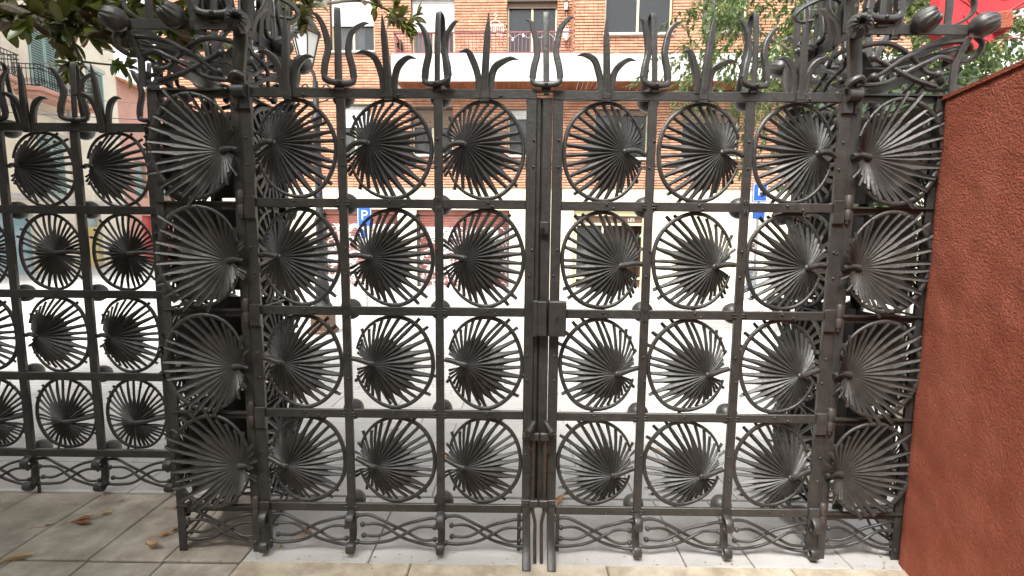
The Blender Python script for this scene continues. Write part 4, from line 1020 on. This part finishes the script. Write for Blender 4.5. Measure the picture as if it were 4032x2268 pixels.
window(BAY[0], -1.2, 0, cur=0, lintel=False); window(BAY[1], -1.2, 0, cur=.95, lintel=False); window(BAY[2], -1.2, .3, cur=.5, lintel=False)
window(LO[0], 0, .45, cur=.9); window(LO[1], 0, .42, 'shutter_brown', cur=.9); window(LO[2], 0, .2, cur=.8); window(LO[3], 0, .15, 'shutter_brown', cur=.35); window(LO[4], 0, .3, 'shutter_brown'); window(LO[5], 0, .5, cur=.8); window(LO[6], 0, .3)
# shop shutters, slat by slat
for h, top in ((GF[0], 4), (GF[1], 5), (GF[3], 3), (GF[4], 2)):
    w = h[1] - h[0]; q = MB(); q.box(((h[0] + h[1]) / 2, .17, 2.33), (w, .12, .17)); so_ = q.build('roller_shutter', 'shutter_maroon', ap, off=Z3)
    q = MB(); q.tube([(-w / 2, 0, 0), (w / 2, 0, 0)], .014, .043, side=(0, 1, 0), n=8, sup=2.6); s1 = q.mesh('slat', 'shutter_maroon'); s2 = s1.copy(); s2.materials[0] = MATS['graffiti_shutter']
    for i in range(31): inst(s1 if i < top else s2, 'slat', so_, ((h[0] + h[1]) / 2, .17, 2.21 - .088 * i))
    q = MB()
    for x in (h[0] + .035, h[1] - .035): q.box((x, .13, .85), (.07, .10, 3.0))
    q.build('shutter_guide', 'dark_lintel', so_, off=Z3)
# the bar doorway
h = GF[2]; x0, x1 = h[0], h[1]
q = MB(); d = 1.9
q.add([(x0, .29, -.42), (x1, .29, -.42), (x1, .29, 2.45), (x0, .29, 2.45), (x0, d, -.42), (x1, d, -.42), (x1, d, 2.45), (x0, d, 2.45)], [(0, 4, 5, 1), (1, 5, 6, 2), (2, 6, 7, 3), (3, 7, 4, 0), (4, 7, 6, 5)]); bar = q.build('bar_entrance', 'wood_brown', ap, off=Z3)
for c, s in (((x0 + .08, .2, .95), (.12, .1, 2.95)), ((x1 - .06, .2, .95), (.10, .1, 2.95)), (((x0 + x1) / 2, .2, 1.96), (x1 - x0, .08, .085)), (((x0 + x1) / 2, .2, .02), (x1 - x0, .08, .07)), ((3.0, .22, .9), (.06, .06, 2.1))):
    q = MB(); q.box(c, s); q.build('door_frame', 'yellow_frame', bar, off=Z3)
q = MB(); q.box(((x0 + x1) / 2, .22, 2.12), (x1 - x0 - .2, .05, .24)); q.build('sign_board', 'wood_brown', bar, off=Z3)
q = MB(); q.box(((x0 + x1) / 2, .16, 2.34), (x1 - x0, .10, .18)); q.build('awning_box', 'yellow_frame', bar, off=Z3)
q = MB(); q.box(((x0 + .14 + 2.97) / 2, .22, .98), (.84, .01, 1.85)); q.build('pane', 'glass', bar, off=Z3)
q = MB(); q.ball((4.36, .25, 1.56), .045); q.build('green_light', 'green_led', bar, off=Z3)
def text(body, size, m, parent, loc, rot, name='lettering'):
    cu = bpy.data.curves.new(name, 'FONT'); cu.body = body; cu.size = size; cu.extrude = .003; cu.align_x = 'CENTER'; cu.align_y = 'CENTER'
    t = bpy.data.objects.new('tmp', cu); COL.objects.link(t); bpy.context.view_layer.update()
    me = bpy.data.meshes.new_from_object(t.evaluated_get(bpy.context.evaluated_depsgraph_get())); bpy.data.objects.remove(t)
    me.name = name; me.materials.clear(); me.materials.append(MATS[m])
    o = inst(me, name, parent, loc, rot); return o
text('LES', .17, 'white_paint', bar, (4.0, .19, 2.12), (R(90), 0, 0))
# facade cables
for i in range(9):
    z = 4.16 - .035 * i - rng.uniform(0, .02); pts = [(XL + .2 + k * 1.1, -.06 - .012 * (i % 3), z + .03 * math.sin(k * 1.3 + i) - .05 * (k % 2) * rng.random()) for k in range(25)]
    q = MB(); q.tube(spline(pts, 3), .011, n=5); q.build('cable', 'cable', ap, off=Z3)
for x in (-4.6, 1.5): q = MB(); q.tube([(x, -.05, 4.1), (x, -.05, 3.0), (x + .02, -.05, 2.5)], .012, n=5); q.build('cable', 'cable', ap, off=Z3)
def aw(x, y, z):      # apartment local -> world
    a = R(-1.9); return Vector((x * math.cos(a) - y * math.sin(a), 15.4 + x * math.sin(a) + y * math.cos(a), z))
# things on the balcony
c = aw(1.52, -.16, 9.20); wlamp = thing('wall_lantern', 'small grey lantern hanging at the right end of the balcony', 'lantern', tuple(c))
q = MB(); q.lathe([(.02, .22), (.09, .14), (.10, .12)], c, 6); q.build('lantern_cap', 'metal_black', wlamp)
q = MB(); q.lathe([(.085, .12), (.055, -.12)], c, 6, smooth=False); q.build('lantern_glass', 'shutter_white', wlamp)
q = MB(); q.lathe([(.06, -.12), (.03, -.18), (.01, -.2)], c, 6); q.tube([c + Vector((0, .02, .2)), c + Vector((0, .16, .24))], .012, n=6); q.build('lantern_base', 'metal_black', wlamp)
c = aw(1.53, -.22, 8.28); pot = thing('hanging_pot', 'white pot in a rope sling below the balcony lantern', 'pot', tuple(c))
q = MB(); q.lathe([(.09, -.14), (.12, -.10), (.115, .12), (.10, .14)], c, 14); q.build('pot_body', 'white_paint', pot)
q = MB()
for a in (0, 2.1, 4.2): q.tube([c + Vector((.11 * math.cos(a), .11 * math.sin(a), .1)), c + Vector((0, 0, .42)), c + Vector((0, 0, .72))], .007, n=5)
q.build('sling', 'stone_sill', pot)
c = aw(-.80, -1.05, 7.98); ch = thing('wind_chime', 'pale shell wind chime hung above the maroon railing', 'wind chime', tuple(c))
q = MB(); q.tube([c + Vector((-.28, 0, .28)), c + Vector((.28, 0, .28))], .018, n=6); q.tube([c + Vector((-.26, 0, .29)), c + Vector((0, 0, .45)), c + Vector((.26, 0, .29))], .008, n=5); q.tube(spline([c + Vector((0, 0, .45)), c + Vector((0, 0, .52)), c + Vector((.05, 0, .57)), c + Vector((0, 0, .62)), c + Vector((-.05, 0, .58))], 4), .012, n=6); q.build('hanger', 'white_paint', ch)
for i in range(9):
    x = -.26 + .065 * i; l = rng.uniform(.15, .34); q = MB(); q.tube([c + Vector((x, 0, .27)), c + Vector((x, 0, .27 - l))], .005, n=4); q.ball(c + Vector((x, 0, .27 - l)), .024, 6, 4, (1, .5, 1.5)); q.ball(c + Vector((x, 0, .27 - l * .5)), .018, 6, 4); q.build('shell_string', 'white_paint', ch)
c = aw(.7, -1.2, 7.9); sl = thing('string_lights', 'string of small pale bulbs looped along the maroon railing', 'string lights', tuple(c))
P3 = [aw(-.40 + .17 * i, -1.20, 7.98 - (.20 * math.sin(i * 1.25) ** 2)) for i in range(13)]
q = MB(); q.tube(spline(P3, 3), .006, n=4); q.build('wire', 'stone_sill', sl)
for v in P3[1::2]: q = MB(); q.lathe([(.015, .03), (.02, 0), (.034, -.04), (.03, -.075), (.01, -.09)], v, 8); q.build('bulb', 'white_paint', sl)
for (x, lab, s) in ((-3.95, 'potted cactus at the left end of the balcony', 1.0), (-3.0, 'leafy pot plant behind the balcony railing', .8)):
    c = aw(x, -.85, 7.32); pp = thing('potted_plant', lab, 'plant', tuple(c)); q = MB(); q.lathe([(.08, 0), (.12, .2), (.125, .22), (.10, .21)], c, 12); q.build('pot', 'maroon_paint', pp)
    its = [(leaf_matrix(c + Vector((0, 0, .2 + .25 * rng.random() * s)) + rvec() * .06, rvec() + Vector((0, 0, .6)), Vector((0, 0, 1)), rng.uniform(1.2, 2.2) * s), 0) for k in range(40)]
    foliage(pp, IL, its, 0)

# ------------------------------------------------------------------ houses on the left
mat('ochre_wall', (0.74, 0.67, 0.52), (0.82, 0.76, 0.62), 1.5, .9, 0, .2, 30, .004, .2, extra=cream_extra)
mat('pink_wall', (0.55, 0.30, 0.235), (0.62, 0.36, 0.29), 1.5, .9, 0, .2, 30, .004, .2)
mat('orange_tile', (0.42, 0.17, 0.06), (0.52, 0.24, 0.10), 3, .85)
mat('teal_paint', (0.24, 0.36, 0.32), (0.30, 0.43, 0.39), 5, .6)
mat('teal_graffiti', (0.16, 0.34, 0.38), (0.45, 0.50, 0.50), 1.2, .6)
mat('yellow_wall', (0.55, 0.42, 0.16), (0.62, 0.50, 0.22), 2, .85)
mat('red_paint', (0.45, 0.045, 0.05), (0.55, 0.07, 0.075), 2, .5)
RZL = R(99.4)
def house(name, label, s0, s1, z1, m, holes):
    t = thing(name, label, 'building', (-21.67, 19.3, 0), RZL)
    wall_holes(s0, s1, -2, z1, holes, 0, 'facade', m, t, .3)
    q = MB(); q.box(((s0 + s1) / 2, 3.4, (z1 - 2) / 2), (s1 - s0, 6, z1 + 2)); q.build('house_body', m, t, off=Z3); return t
H1 = [(1.2, 3.0, 7.8, 10.9), (1.2, 2.8, 3.2, 5.9), (-3.5, -1.7, 7.8, 10.9), (-3.5, -1.7, 3.2, 5.9), (3.4, 5.2, -1, 2.4), (4.9, 6.2, 7.8, 10.0), (-1.4, .6, -1, 2.3)]
hc = house('cream_house', 'cream plastered house with green shutters and an iron balcony on the far left', -9, 7.4, 17, 'ochre_wall', H1)
for i, hh in enumerate(H1):
    x0, x1, z0, z1 = hh
    q = MB(); q.box(((x0 + x1) / 2, .27, (z0 + z1) / 2), (x1 - x0, .04, z1 - z0)); 
    wd = q.build('window' if i not in (4, 6) else 'shop_shutter', 'teal_graffiti' if i in (4, 6) else 'shutter_brown', hc, off=Z3)
    if i in (4, 6):
        q = MB(); q.box(((x0 + x1) / 2, .2, (z0 + 1.75) / 2), (x1 - x0, .06, 1.75 - z0)); q.build('lower_panel', 'yellow_wall' if i == 4 else 'teal_graffiti', wd, off=Z3)
    else:
        for k, xa in enumerate((x0 + .02, (x0 + x1) / 2 + .01)):     # louvred shutter pairs
            wv = (x1 - x0) / 2 - .03; q = MB()
            for z in (z0 + .06, z1 - .06): q.box((xa + wv / 2, -.02, z), (wv, .05, .12))
            for xx in (xa + .04, xa + wv - .04): q.box((xx, -.02, (z0 + z1) / 2), (.08, .05, z1 - z0 - .24))
            for j in range(int((z1 - z0 - .3) / .11)): q.box((xa + wv / 2, -.02, z0 + .2 + .11 * j), (wv - .16, .02, .085), Matrix.Rotation(R(-35), 3, 'X'))
            o = q.build('louvred_shutter', 'teal_paint', wd, off=Z3); o['kind'] = 'stuff'
        q = MB(); q.box(((x0 + x1) / 2, -.03, z1 + .1), (x1 - x0 + .3, .12, .2)); q.build('lintel', 'stone_sill', wd, off=Z3)
def balcony(par, x0, x1, z, d=1.15):
    q = MB(); q.box(((x0 + x1) / 2, -d / 2, z - .02), (x1 - x0, d, .16), bev=.02); q.box(((x0 + x1) / 2, -d / 2 + .1, z - .18), (x1 - x0 - .25, d - .2, .16), bev=.03); q.build('balcony_slab', 'pink_wall', par, off=Z3)
    q = MB()
    for zz in (z + .12, z + .98, z + .80): q.box(((x0 + x1) / 2, -d + .06, zz), (x1 - x0 - .1, .035, .035)); q.box((x0 + .06, -d / 2 + .03, zz), (.035, d - .12, .035)); q.box((x1 - .06, -d / 2 + .03, zz), (.035, d - .12, .035))
    rl_ = q.build('balcony_railing', 'metal_black', par, off=Z3)
    q = MB(); q.tube([(0, 0, .08), (0, 0, .96)], .012, n=5); q.tube(spline([(0, 0, .2), (.06, 0, .3), (0, 0, .42), (-.05, 0, .34), (0, 0, .24)], 3), .009, n=4); BB = q.mesh('baluster', 'metal_black')
    n = int((x1 - x0) / .15)
    for i in range(n): inst(BB, 'baluster', rl_, (x0 + .1 + .15 * i, -d + .06, z))
    for i in range(7): inst(BB, 'baluster', rl_, (x0 + .06, -d + .15 + .15 * i, z), (0, 0, R(90))); inst(BB, 'baluster', rl_, (x1 - .06, -d + .15 + .15 * i, z), (0, 0, R(90)))
balcony(hc, .1, 3.9, 7.65); balcony(hc, -4.3, -.9, 7.65)
q = MB(); q.box((-.8, -.05, 3.0), (16.4, .16, .22)); q.box((-.8, -.05, 6.9), (16.4, .14, .16)); q.build('string_course', 'stone_sill', hc, off=Z3)
q = MB(); q.tube([(3.35, -.08, -1), (3.35, -.08, 17)], .06, n=8); q.build('downpipe', 'stone_sill', hc, off=Z3)
H2 = [(9.0, 10.3, -1, 2.5), (8.6, 9.8, 3.6, 5.8), (11.2, 12.4, 3.6, 5.8), (11.0, 13.0, -1, 2.4)]
hp_ = house('pink_house', 'salmon pink house with tiled roof beyond the cream house', 7.4, 15.5, 10.1, 'pink_wall', H2)
for i, hh in enumerate(H2):
    x0, x1, z0, z1 = hh; q = MB(); q.box(((x0 + x1) / 2, .24, (z0 + z1) / 2), (x1 - x0, .05, z1 - z0)); q.build('door' if i in (0, 3) else 'window', 'red_paint' if i in (0, 3) else 'teal_paint', hp_, off=Z3)
q = MB(); q.prism([(-.5, 10.1), (6.6, 12.6), (6.6, 12.3), (-.5, 9.95)], 7.45, 15.5, lambda y, z, x: (x, y, z)); q.build('roof', 'orange_tile', hp_, off=Z3)
# ------------------------------------------------------------------ the villa this garden belongs to, unseen behind the viewer, sized for its shade
mat('villa_wall', (0.36, 0.30, 0.20), (0.44, 0.37, 0.26), 2, .9, 0, .3, 20, .01, .2)
vi = thing('villa', 'tall stone villa standing behind the garden', 'building', (-1.5, -8.0, 0))
q = MB(); q.box((-1.5, -11.0, 4.7), (19, 6, 9.5)); q.build('wall', 'villa_wall', vi)
q = MB(); q.box((-1.5, -11.0, 9.58), (19.8, 6.8, .24)); q.build('roof', 'orange_tile', vi)
for i in range(5):
    for j in range(2):
        x, z = -9 + 3.8 * i, 1.9 + 3.9 * j
        q = MB(); q.box((x, -7.98, z), (1.3, .10, 2.3)); wv = q.build('window', 'yellow_frame', vi); q = MB(); q.box((x, -7.925, z), (1.1, .02, 2.1)); q.build('pane', 'glass', wv)
        q = MB(); q.box((x, -7.90, z - 1.2), (1.6, .24, .10)); q.build('sill', 'stone_sill', wv)
# ------------------------------------------------------------------ street furniture
lp = thing('street_lamp', 'black cast-iron street lamp with glass lantern beyond the left pillar', 'street lamp', (-3.56, 6.4, gz(6.4)))
c = Vector((-3.56, 6.4, gz(6.4))); T = Vector((-3.70, 6.4, 0))
q = MB(); q.box(c + Vector((0, 0, .22)), (.34, .34, .44), bev=.02); q.box(c + Vector((0, 0, .03)), (.42, .42, .06), bev=.01); q.box(c + Vector((0, -.172, .24)), (.2, .01, .26)); q.build('pedestal', 'wood_brown', lp)
q = MB(); q.lathe([(.16, .44), (.17, .48), (.13, .55), (.10, .75), (.13, .82), (.12, .88), (.075, 1.0), (.07, 1.9), (.095, 1.95), (.095, 2.0), (.062, 2.06), (.055, 3.6), (.09, 3.68), (.09, 3.74), (.05, 3.82), (.045, 4.35)], c, 16); q.build('post', 'metal_black', lp)
lc = Vector((-3.70, 6.4, 4.40))
q = MB(); q.tube(spline([c + Vector((0, 0, 4.3)), c + Vector((-.03, 0, 4.48)), lc + Vector((-.0, 0, .02))], 3), .03, n=6)
for s in (-1, 1): q.tube(spline([c + Vector((s * .05, 0, 4.0)), c + Vector((s * .2, 0, 4.05)), c + Vector((s * .26, 0, 4.2)), c + Vector((s * .18, 0, 4.3)), c + Vector((s * .12, 0, 4.24))], 4), .014, n=6)
for a in range(6):
    t = a * math.pi / 3; u = Vector((math.cos(t), math.sin(t), 0)); q.tube([lc + u * .11, lc + u * .235 + Vector((0, 0, .5))], .012, n=5)
    t2 = t + math.pi / 3; u2 = Vector((math.cos(t2), math.sin(t2), 0)); q.tube([lc + u * .235 + Vector((0, 0, .5)), lc + u2 * .235 + Vector((0, 0, .5))], .014, n=5); q.tube([lc + u * .11, lc + u2 * .11], .014, n=5)
q.build('lantern_frame', 'metal_black', lp)
q = MB(); q.lathe([(.10, .01), (.222, .49)], lc, 6, smooth=False); q.build('lantern_glass', 'white_paint', lp)
q = MB(); q.lathe([(.26, .50), (.25, .54), (.14, .72), (.12, .74), (.12, .86), (.15, .88), (.10, .98), (.03, 1.03), (.02, 1.12)], lc, 12); q.build('lantern_cap', 'metal_black', lp)
mat('sign_blue', (0.02, 0.10, 0.42), (0.025, 0.12, 0.46), 3, .4)
mat('galvanised', (0.35, 0.36, 0.36), (0.45, 0.46, 0.46), 10, .4, .6)
def parking_sign(label, x, y, z0, w, h, small):
    t = thing('parking_sign', label, 'sign', (x, y, gz(y)), group='blue parking signs')
    q = MB(); q.tube([(x, y + .03, gz(y)), (x, y + .03, z0 + h + .05)], .03, n=10); q.build('pole', 'galvanised', t)
    q = MB(); q.box((x, y, z0 + h / 2), (w, .02, h), bev=.005); pl = q.build('plate', 'sign_blue', t)
    q = MB(); q.box((x, y - .003, z0 + h / 2), (w - .03, .02, h - .03)); q.build('border', 'white_paint', t)
    q = MB(); q.box((x, y - .006, z0 + h / 2), (w - .06, .02, h - .06)); q.build('panel', 'sign_blue', t)
    text('P', h * .62, 'white_paint', t, Vector((x, y - .02, z0 + h * .52)) - wloc(t), (R(90), 0, 0), 'letter')
    q = MB(); q.box((x, y, z0 - .20), (w * .8, .02, .36), bev=.005); q.build('lower_plate', 'white_paint' if small else 'sign_blue', t)
    if small:
        q = MB(); q.box((x - .06, y - .012, z0 - .16), (.15, .01, .20)); q.build('wheelchair_panel', 'sign_blue', t)
        q = MB(); q.ball((x - .07, y - .02, z0 - .09), .014, 8, 5, (1, .3, 1)); q.tube([(x - .07, y - .02, z0 - .11), (x - .065, y - .02, z0 - .16), (x - .03, y - .02, z0 - .16), (x - .02, y - .02, z0 - .20)], .008, n=5)
        q.tube([(x - .065 + .045 * math.cos(a), y - .02, z0 - .185 + .045 * math.sin(a)) for a in [R(100 + 24 * i) for i in range(11)]], .006, n=5); q.build('wheelchair_mark', 'white_paint', t)
    else:
        q = MB(); q.box((x, y - .012, z0 - .12), (w * .6, .006, .03)); q.build('text_bar', 'white_paint', t)
parking_sign('blue parking sign with white disabled plate in front of the left shop shutter', -3.87, 10.0, 1.72, .36, .55, True)
parking_sign('blue parking sign near the right end of the gate, beyond the pavement', 5.38, 9.0, 2.36, .34, .42, False)
# white notice board on the pavement
ab = thing('sandwich_board', 'white sandwich board standing on the pavement behind the right gate leaf', 'sign', (3.62, 5.25, gz(5.25)), R(-12))
for s in (-1, 1):
    q = MB(); r = Matrix.Rotation(R(12 * s), 3, 'X'); q.box((0, s * .09, .38), (.46, .018, .78), r, bev=.006); q.build('board', 'white_paint', ab, off=Z3)
text('RI', .12, 'red_paint', ab, (.02, -.086, .60), (R(78), 0, 0)); text('22', .09, 'metal_black', ab, (.08, -.13, .38), (R(78), 0, 0))
# red banner-like panel high up on the right
rb = thing('red_panel', 'bright red panel with swirling lines high behind the right pillar', 'panel', (2.95, 1.3, 2.86))
P = [(2.745, 3.75), (2.742, 3.0), (2.93, 2.862), (2.985, 2.872), (3.235, 3.01), (3.21, 3.135), (3.42, 3.20), (3.42, 3.75)]
mat('banner_red', (0.50, 0.025, 0.035), (0.56, 0.04, 0.05), 3, .6, 0, .1, 30, .01)
q = MB(); q.prism(P, 1.26, 1.34, lambda x, z, d: (x, d, z)); q.build('panel_face', 'banner_red', rb)
q = MB(); q.box((3.16, 1.235, 3.06), (.10, .06, .12), Matrix.Rotation(R(-8), 3, 'Y'), bev=.01); q.build('bracket_box', 'red_stucco', rb)
mat('swirl', (0.62, 0.10, 0.11), rough=.6)
for k in range(5):
    q = MB(); q.tube(spline([(2.76 + .05 * k + .10 * i, 1.256, 3.28 - .06 * k + .07 * math.sin(i * 1.1 + k) - .05 * i * (k % 2)) for i in range(6)], 4), .0025, n=5); q.build('swirl_line', 'swirl', rb)
# overhead cables to the left
for i, (z0, z1, r, lab) in enumerate(((5.2, 5.0, .014, 'thick black cable crossing above the left fence'), (5.9, 5.35, .006, 'upper thin wire crossing above the left fence'), (4.75, 4.75, .006, 'lowest thin wire crossing above the left fence'))):
    t = thing('overhead_cable', lab, 'cable', (-15, 9, z0)); q = MB(); q.tube([(lerp(-26, -3, k / 12), lerp(10, 15.1, k / 12), lerp(z0, z1, k / 12) - .5 * (k / 12) * (1 - k / 12)) for k in range(13)], r, n=5); q.build('wire', 'cable', t)

# ------------------------------------------------------------------ fallen leaves
leaf_mat('dry_leaf', ((0.20, 0.065, 0.02), (0.36, 0.20, 0.09)), ((0.25, 0.10, 0.035), (0.38, 0.24, 0.12)), .5, .1)
leaf_mat('orange_leaf', ((0.50, 0.17, 0.03), (0.55, 0.24, 0.07)), ((0.45, 0.18, 0.05), (0.5, 0.25, 0.1)), .5, .1)
leaf_mat('tan_leaf', ((0.45, 0.32, 0.17), (0.52, 0.40, 0.22)), ((0.40, 0.29, 0.15), (0.5, 0.36, 0.2)), .5, .1)
def fallen(x, y, l, w, m, rz, label, curl=.9, fold=.9, z=0.0, tilt=0):
    q = MB(); n = 10; vs = []
    for i in range(n + 1):
        t = i / n; ww = w / 2 * math.sin(math.pi * min(1, t * .94 + .03)) ** .75; u = (t - .5) * l
        zc = curl * .5 * l * (t - .4) ** 2 + .004
        for k in (-1, -.5, 0, .5, 1): vs.append((u, k * ww * (1 - .25 * abs(k)), zc + fold * ww * k * k * .8 + .003 * math.sin(9 * t + 3 * k)))
    q.add(vs, [(5 * i + k, 5 * i + k + 1, 5 * i + 6 + k, 5 * i + 5 + k) for i in range(n) for k in range(4)], True)
    t = thing('fallen_leaf', label, 'leaf', (x, y, z + .004), R(rz), 'dry leaves lying about the gate'); t.rotation_euler.x = R(tilt)
    q.build('blade', m, t, off=Z3)
    q = MB(); q.tube([(-.5 * l, 0, curl * .5 * l * .16 + .004), (-.5 * l - .02, .004, .012), (-.5 * l - .04, .01, .004)], .0018, n=5); q.build('stalk', m, t, off=Z3)
GLF = .004
fallen(-2.49, .235, .10, .045, 'dry_leaf', 30, 'larger dark brown curled leaf of the overlapping pair left of the pillar'); fallen(-2.46, .205, .085, .04, 'dry_leaf', -8, 'smaller brown leaf of the overlapping pair left of the pillar', 1.2)
fallen(-2.42, .30, .07, .032, 'tan_leaf', 35, 'small tan leaf lying alone behind the brown pair', .8); fallen(-2.535, -.09, .17, .035, 'tan_leaf', 32, 'long pale greenish-tan leaf at the bottom left corner', .25, 1.2)
fallen(-2.645, .185, .06, .012, 'dry_leaf', 35, 'thin dark sliver of leaf near the left edge', .3, .4); fallen(-1.945, .015, .095, .05, 'tan_leaf', -25, 'cream curled dried leaf in front of the pillar foot', 2.2, 1.2)
fallen(-1.955, .115, .06, .028, 'orange_leaf', 30, 'small orange leaf beside the pillar foot', .6); fallen(-1.925, .155, .04, .025, 'dry_leaf', 60, 'tiny dark crumpled leaf touching the pillar foot', 1.5); fallen(-2.06, .37, .075, .03, 'dry_leaf', 10, 'reddish leaf half hidden behind the left pillar', .8)
fallen(-1.22, .15, .07, .03, 'orange_leaf', 40, 'orange leaf under the scrolls of the left gate leaf', .8); fallen(-1.30, .03, .06, .018, 'tan_leaf', -60, 'narrow tan leaf beside the left hinge foot', 1.0); fallen(.155, .50, .08, .045, 'orange_leaf', 60, 'bright orange leaf seen just right of the bolts', 1.4, .8, gz(.5))
for x, y, rz, mm, lab in ((-.60, 1.07, 20, 'orange_leaf', 'orange leaf on the pavement behind the third column of the left gate leaf'), (.38, 1.0, 70, 'orange_leaf', 'orange leaf on the pavement behind the first column of the right gate leaf'), (-1.1, 1.6, 10, 'dry_leaf', 'brown leaf on the pavement behind the first column of the left gate leaf'), (.95, 1.25, -20, 'tan_leaf', 'tan leaf on the pavement behind the second column of the right gate leaf'), (-.25, 1.9, 50, 'dry_leaf', 'brown leaf farthest out on the pavement')):
    fallen(x, y, .08, .035, mm, rz, lab, .9, .8, gz(y) + .004)

b = MB()          # grit, seed husks and crumbs of leaf swept up around the gate
for k in range(520):
    x = rng.uniform(-3.6, 1.7); y = rng.choice((rng.gauss(-.05, .05), rng.gauss(.45, .06), rng.uniform(-.6, .5)))
    if k % 9 == 0: x, y = 1.70 + rng.gauss(0, .03), rng.uniform(-.3, .4)
    if y > .52: continue
    r = rng.uniform(.0015, .005); b.box((x, y, .006 + r * .3), (r * rng.uniform(1, 3.4), r, r * .6), Matrix.Rotation(rng.uniform(0, 3.14), 3, 'Z'))
tag(b.build('litter', 'tan_leaf'), 'fine dry litter scattered over the paving by the gate', 'litter', kind='stuff')
# ------------------------------------------------------------------ passer-by on the far pavement
def skinned(name, m, parent, verts, edges, radii, lvl=2):
    me = bpy.data.meshes.new(name); me.from_pydata(verts, edges, []); o = bpy.data.objects.new(name, me); COL.objects.link(o); o.parent = parent
    sk = o.modifiers.new('skin', 'SKIN'); sv = me.skin_vertices[0].data
    for i, r in enumerate(radii): sv[i].radius = r if isinstance(r, tuple) else (r, r)
    sv[0].use_root = True; sk.use_smooth_shade = True
    sb = o.modifiers.new('sub', 'SUBSURF'); sb.levels = lvl; sb.render_levels = lvl
    me.materials.append(MATS[m]); return o
mat('skin', (0.48, 0.30, 0.22), (0.52, 0.33, 0.25), 8, .5); mat('hair', (0.02, 0.014, 0.01), rough=.5); mat('jacket', (0.03, 0.03, 0.035), (0.05, 0.05, 0.055), 12, .8); mat('trousers', (0.10, 0.12, 0.17), (0.14, 0.16, 0.21), 12, .8); mat('shirt', (0.62, 0.60, 0.58), rough=.8)
pe = thing('person', 'dark-haired person in a pale top with a dark bag walking on the far pavement', 'person', (6.95, 12.45, gz(12.45)), R(70))
bv = [(0, 0, .93), (0, 0, 1.12), (0, 0, 1.34), (0, 0, 1.44), (0, .015, 1.52), (-.17, 0, 1.38), (-.22, -.03, 1.12), (-.20, -.14, .92), (-.19, -.18, .86), (.17, 0, 1.38), (.22, .04, 1.12), (.22, .0, .90), (.22, -.02, .83), (-.09, 0, .88), (-.10, -.10, .48), (-.10, -.02, .09), (-.10, -.16, .04), (.09, 0, .88), (.10, .06, .48), (.10, .24, .12), (.10, .14, .04)]
be = [(0, 1), (1, 2), (2, 3), (3, 4), (2, 5), (5, 6), (6, 7), (7, 8), (2, 9), (9, 10), (10, 11), (11, 12), (0, 13), (13, 14), (14, 15), (15, 16), (0, 17), (17, 18), (18, 19), (19, 20)]
skinned('body', 'skin', pe, bv, be, [(.13, .09), (.12, .085), (.14, .09), .055, .045, .05, .04, .032, .036, .05, .04, .032, .036, .075, .055, .035, .03, .075, .055, .035, .03])
skinned('top', 'shirt', pe, [bv[0], bv[1], bv[2], (0, 0, 1.42), bv[5], bv[6], bv[7], bv[9], bv[10], bv[11]], [(0, 1), (1, 2), (2, 3), (2, 4), (4, 5), (5, 6), (2, 7), (7, 8), (8, 9)], [(.15, .11), (.14, .105), (.16, .11), .075, .065, .052, .045, .065, .052, .045])
skinned('trousers', 'trousers', pe, [(0, 0, .95), bv[13], bv[14], (-.10, -.02, .14), bv[17], bv[18], (.10, .22, .17)], [(0, 1), (1, 2), (2, 3), (0, 4), (4, 5), (5, 6)], [(.15, .11), .092, .07, .052, .092, .07, .052])
q = MB(); q.ball((0, -.01, 1.62), .105, 16, 12, (.80, .95, 1.15)); q.ball((0, -.115, 1.60), .018, 8, 6, (.7, 1, 1.2)); q.ball((-.085, 0, 1.61), .022, 8, 6, (.4, .8, 1.3)); q.ball((.085, 0, 1.61), .022, 8, 6, (.4, .8, 1.3)); q.build('head', 'skin', pe, off=Z3)
q = MB()
for s in (-1, 1): q.ball((s * .034, -.10, 1.63), .011, 8, 5)
q.ball((0, -.103, 1.555), .02, 8, 5, (1.2, .4, .35)); q.build('face_features', 'hair', pe, off=Z3)
q = MB(); q.ball((0, .02, 1.655), .11, 16, 12, (.86, .95, 1.02)); q.ball((0, .09, 1.58), .07, 12, 8, (.9, .6, 1.3)); q.build('hair', 'hair', pe, off=Z3)
q = MB(); q.box((.26, .04, 1.0), (.09, .26, .26), bev=.04); q.tube(spline([(.26, .04, 1.12), (.16, .03, 1.42), (.02, -.0, 1.45), (-.12, .02, 1.25)], 4), .012, n=6); q.build('bag', 'jacket', pe, off=Z3)
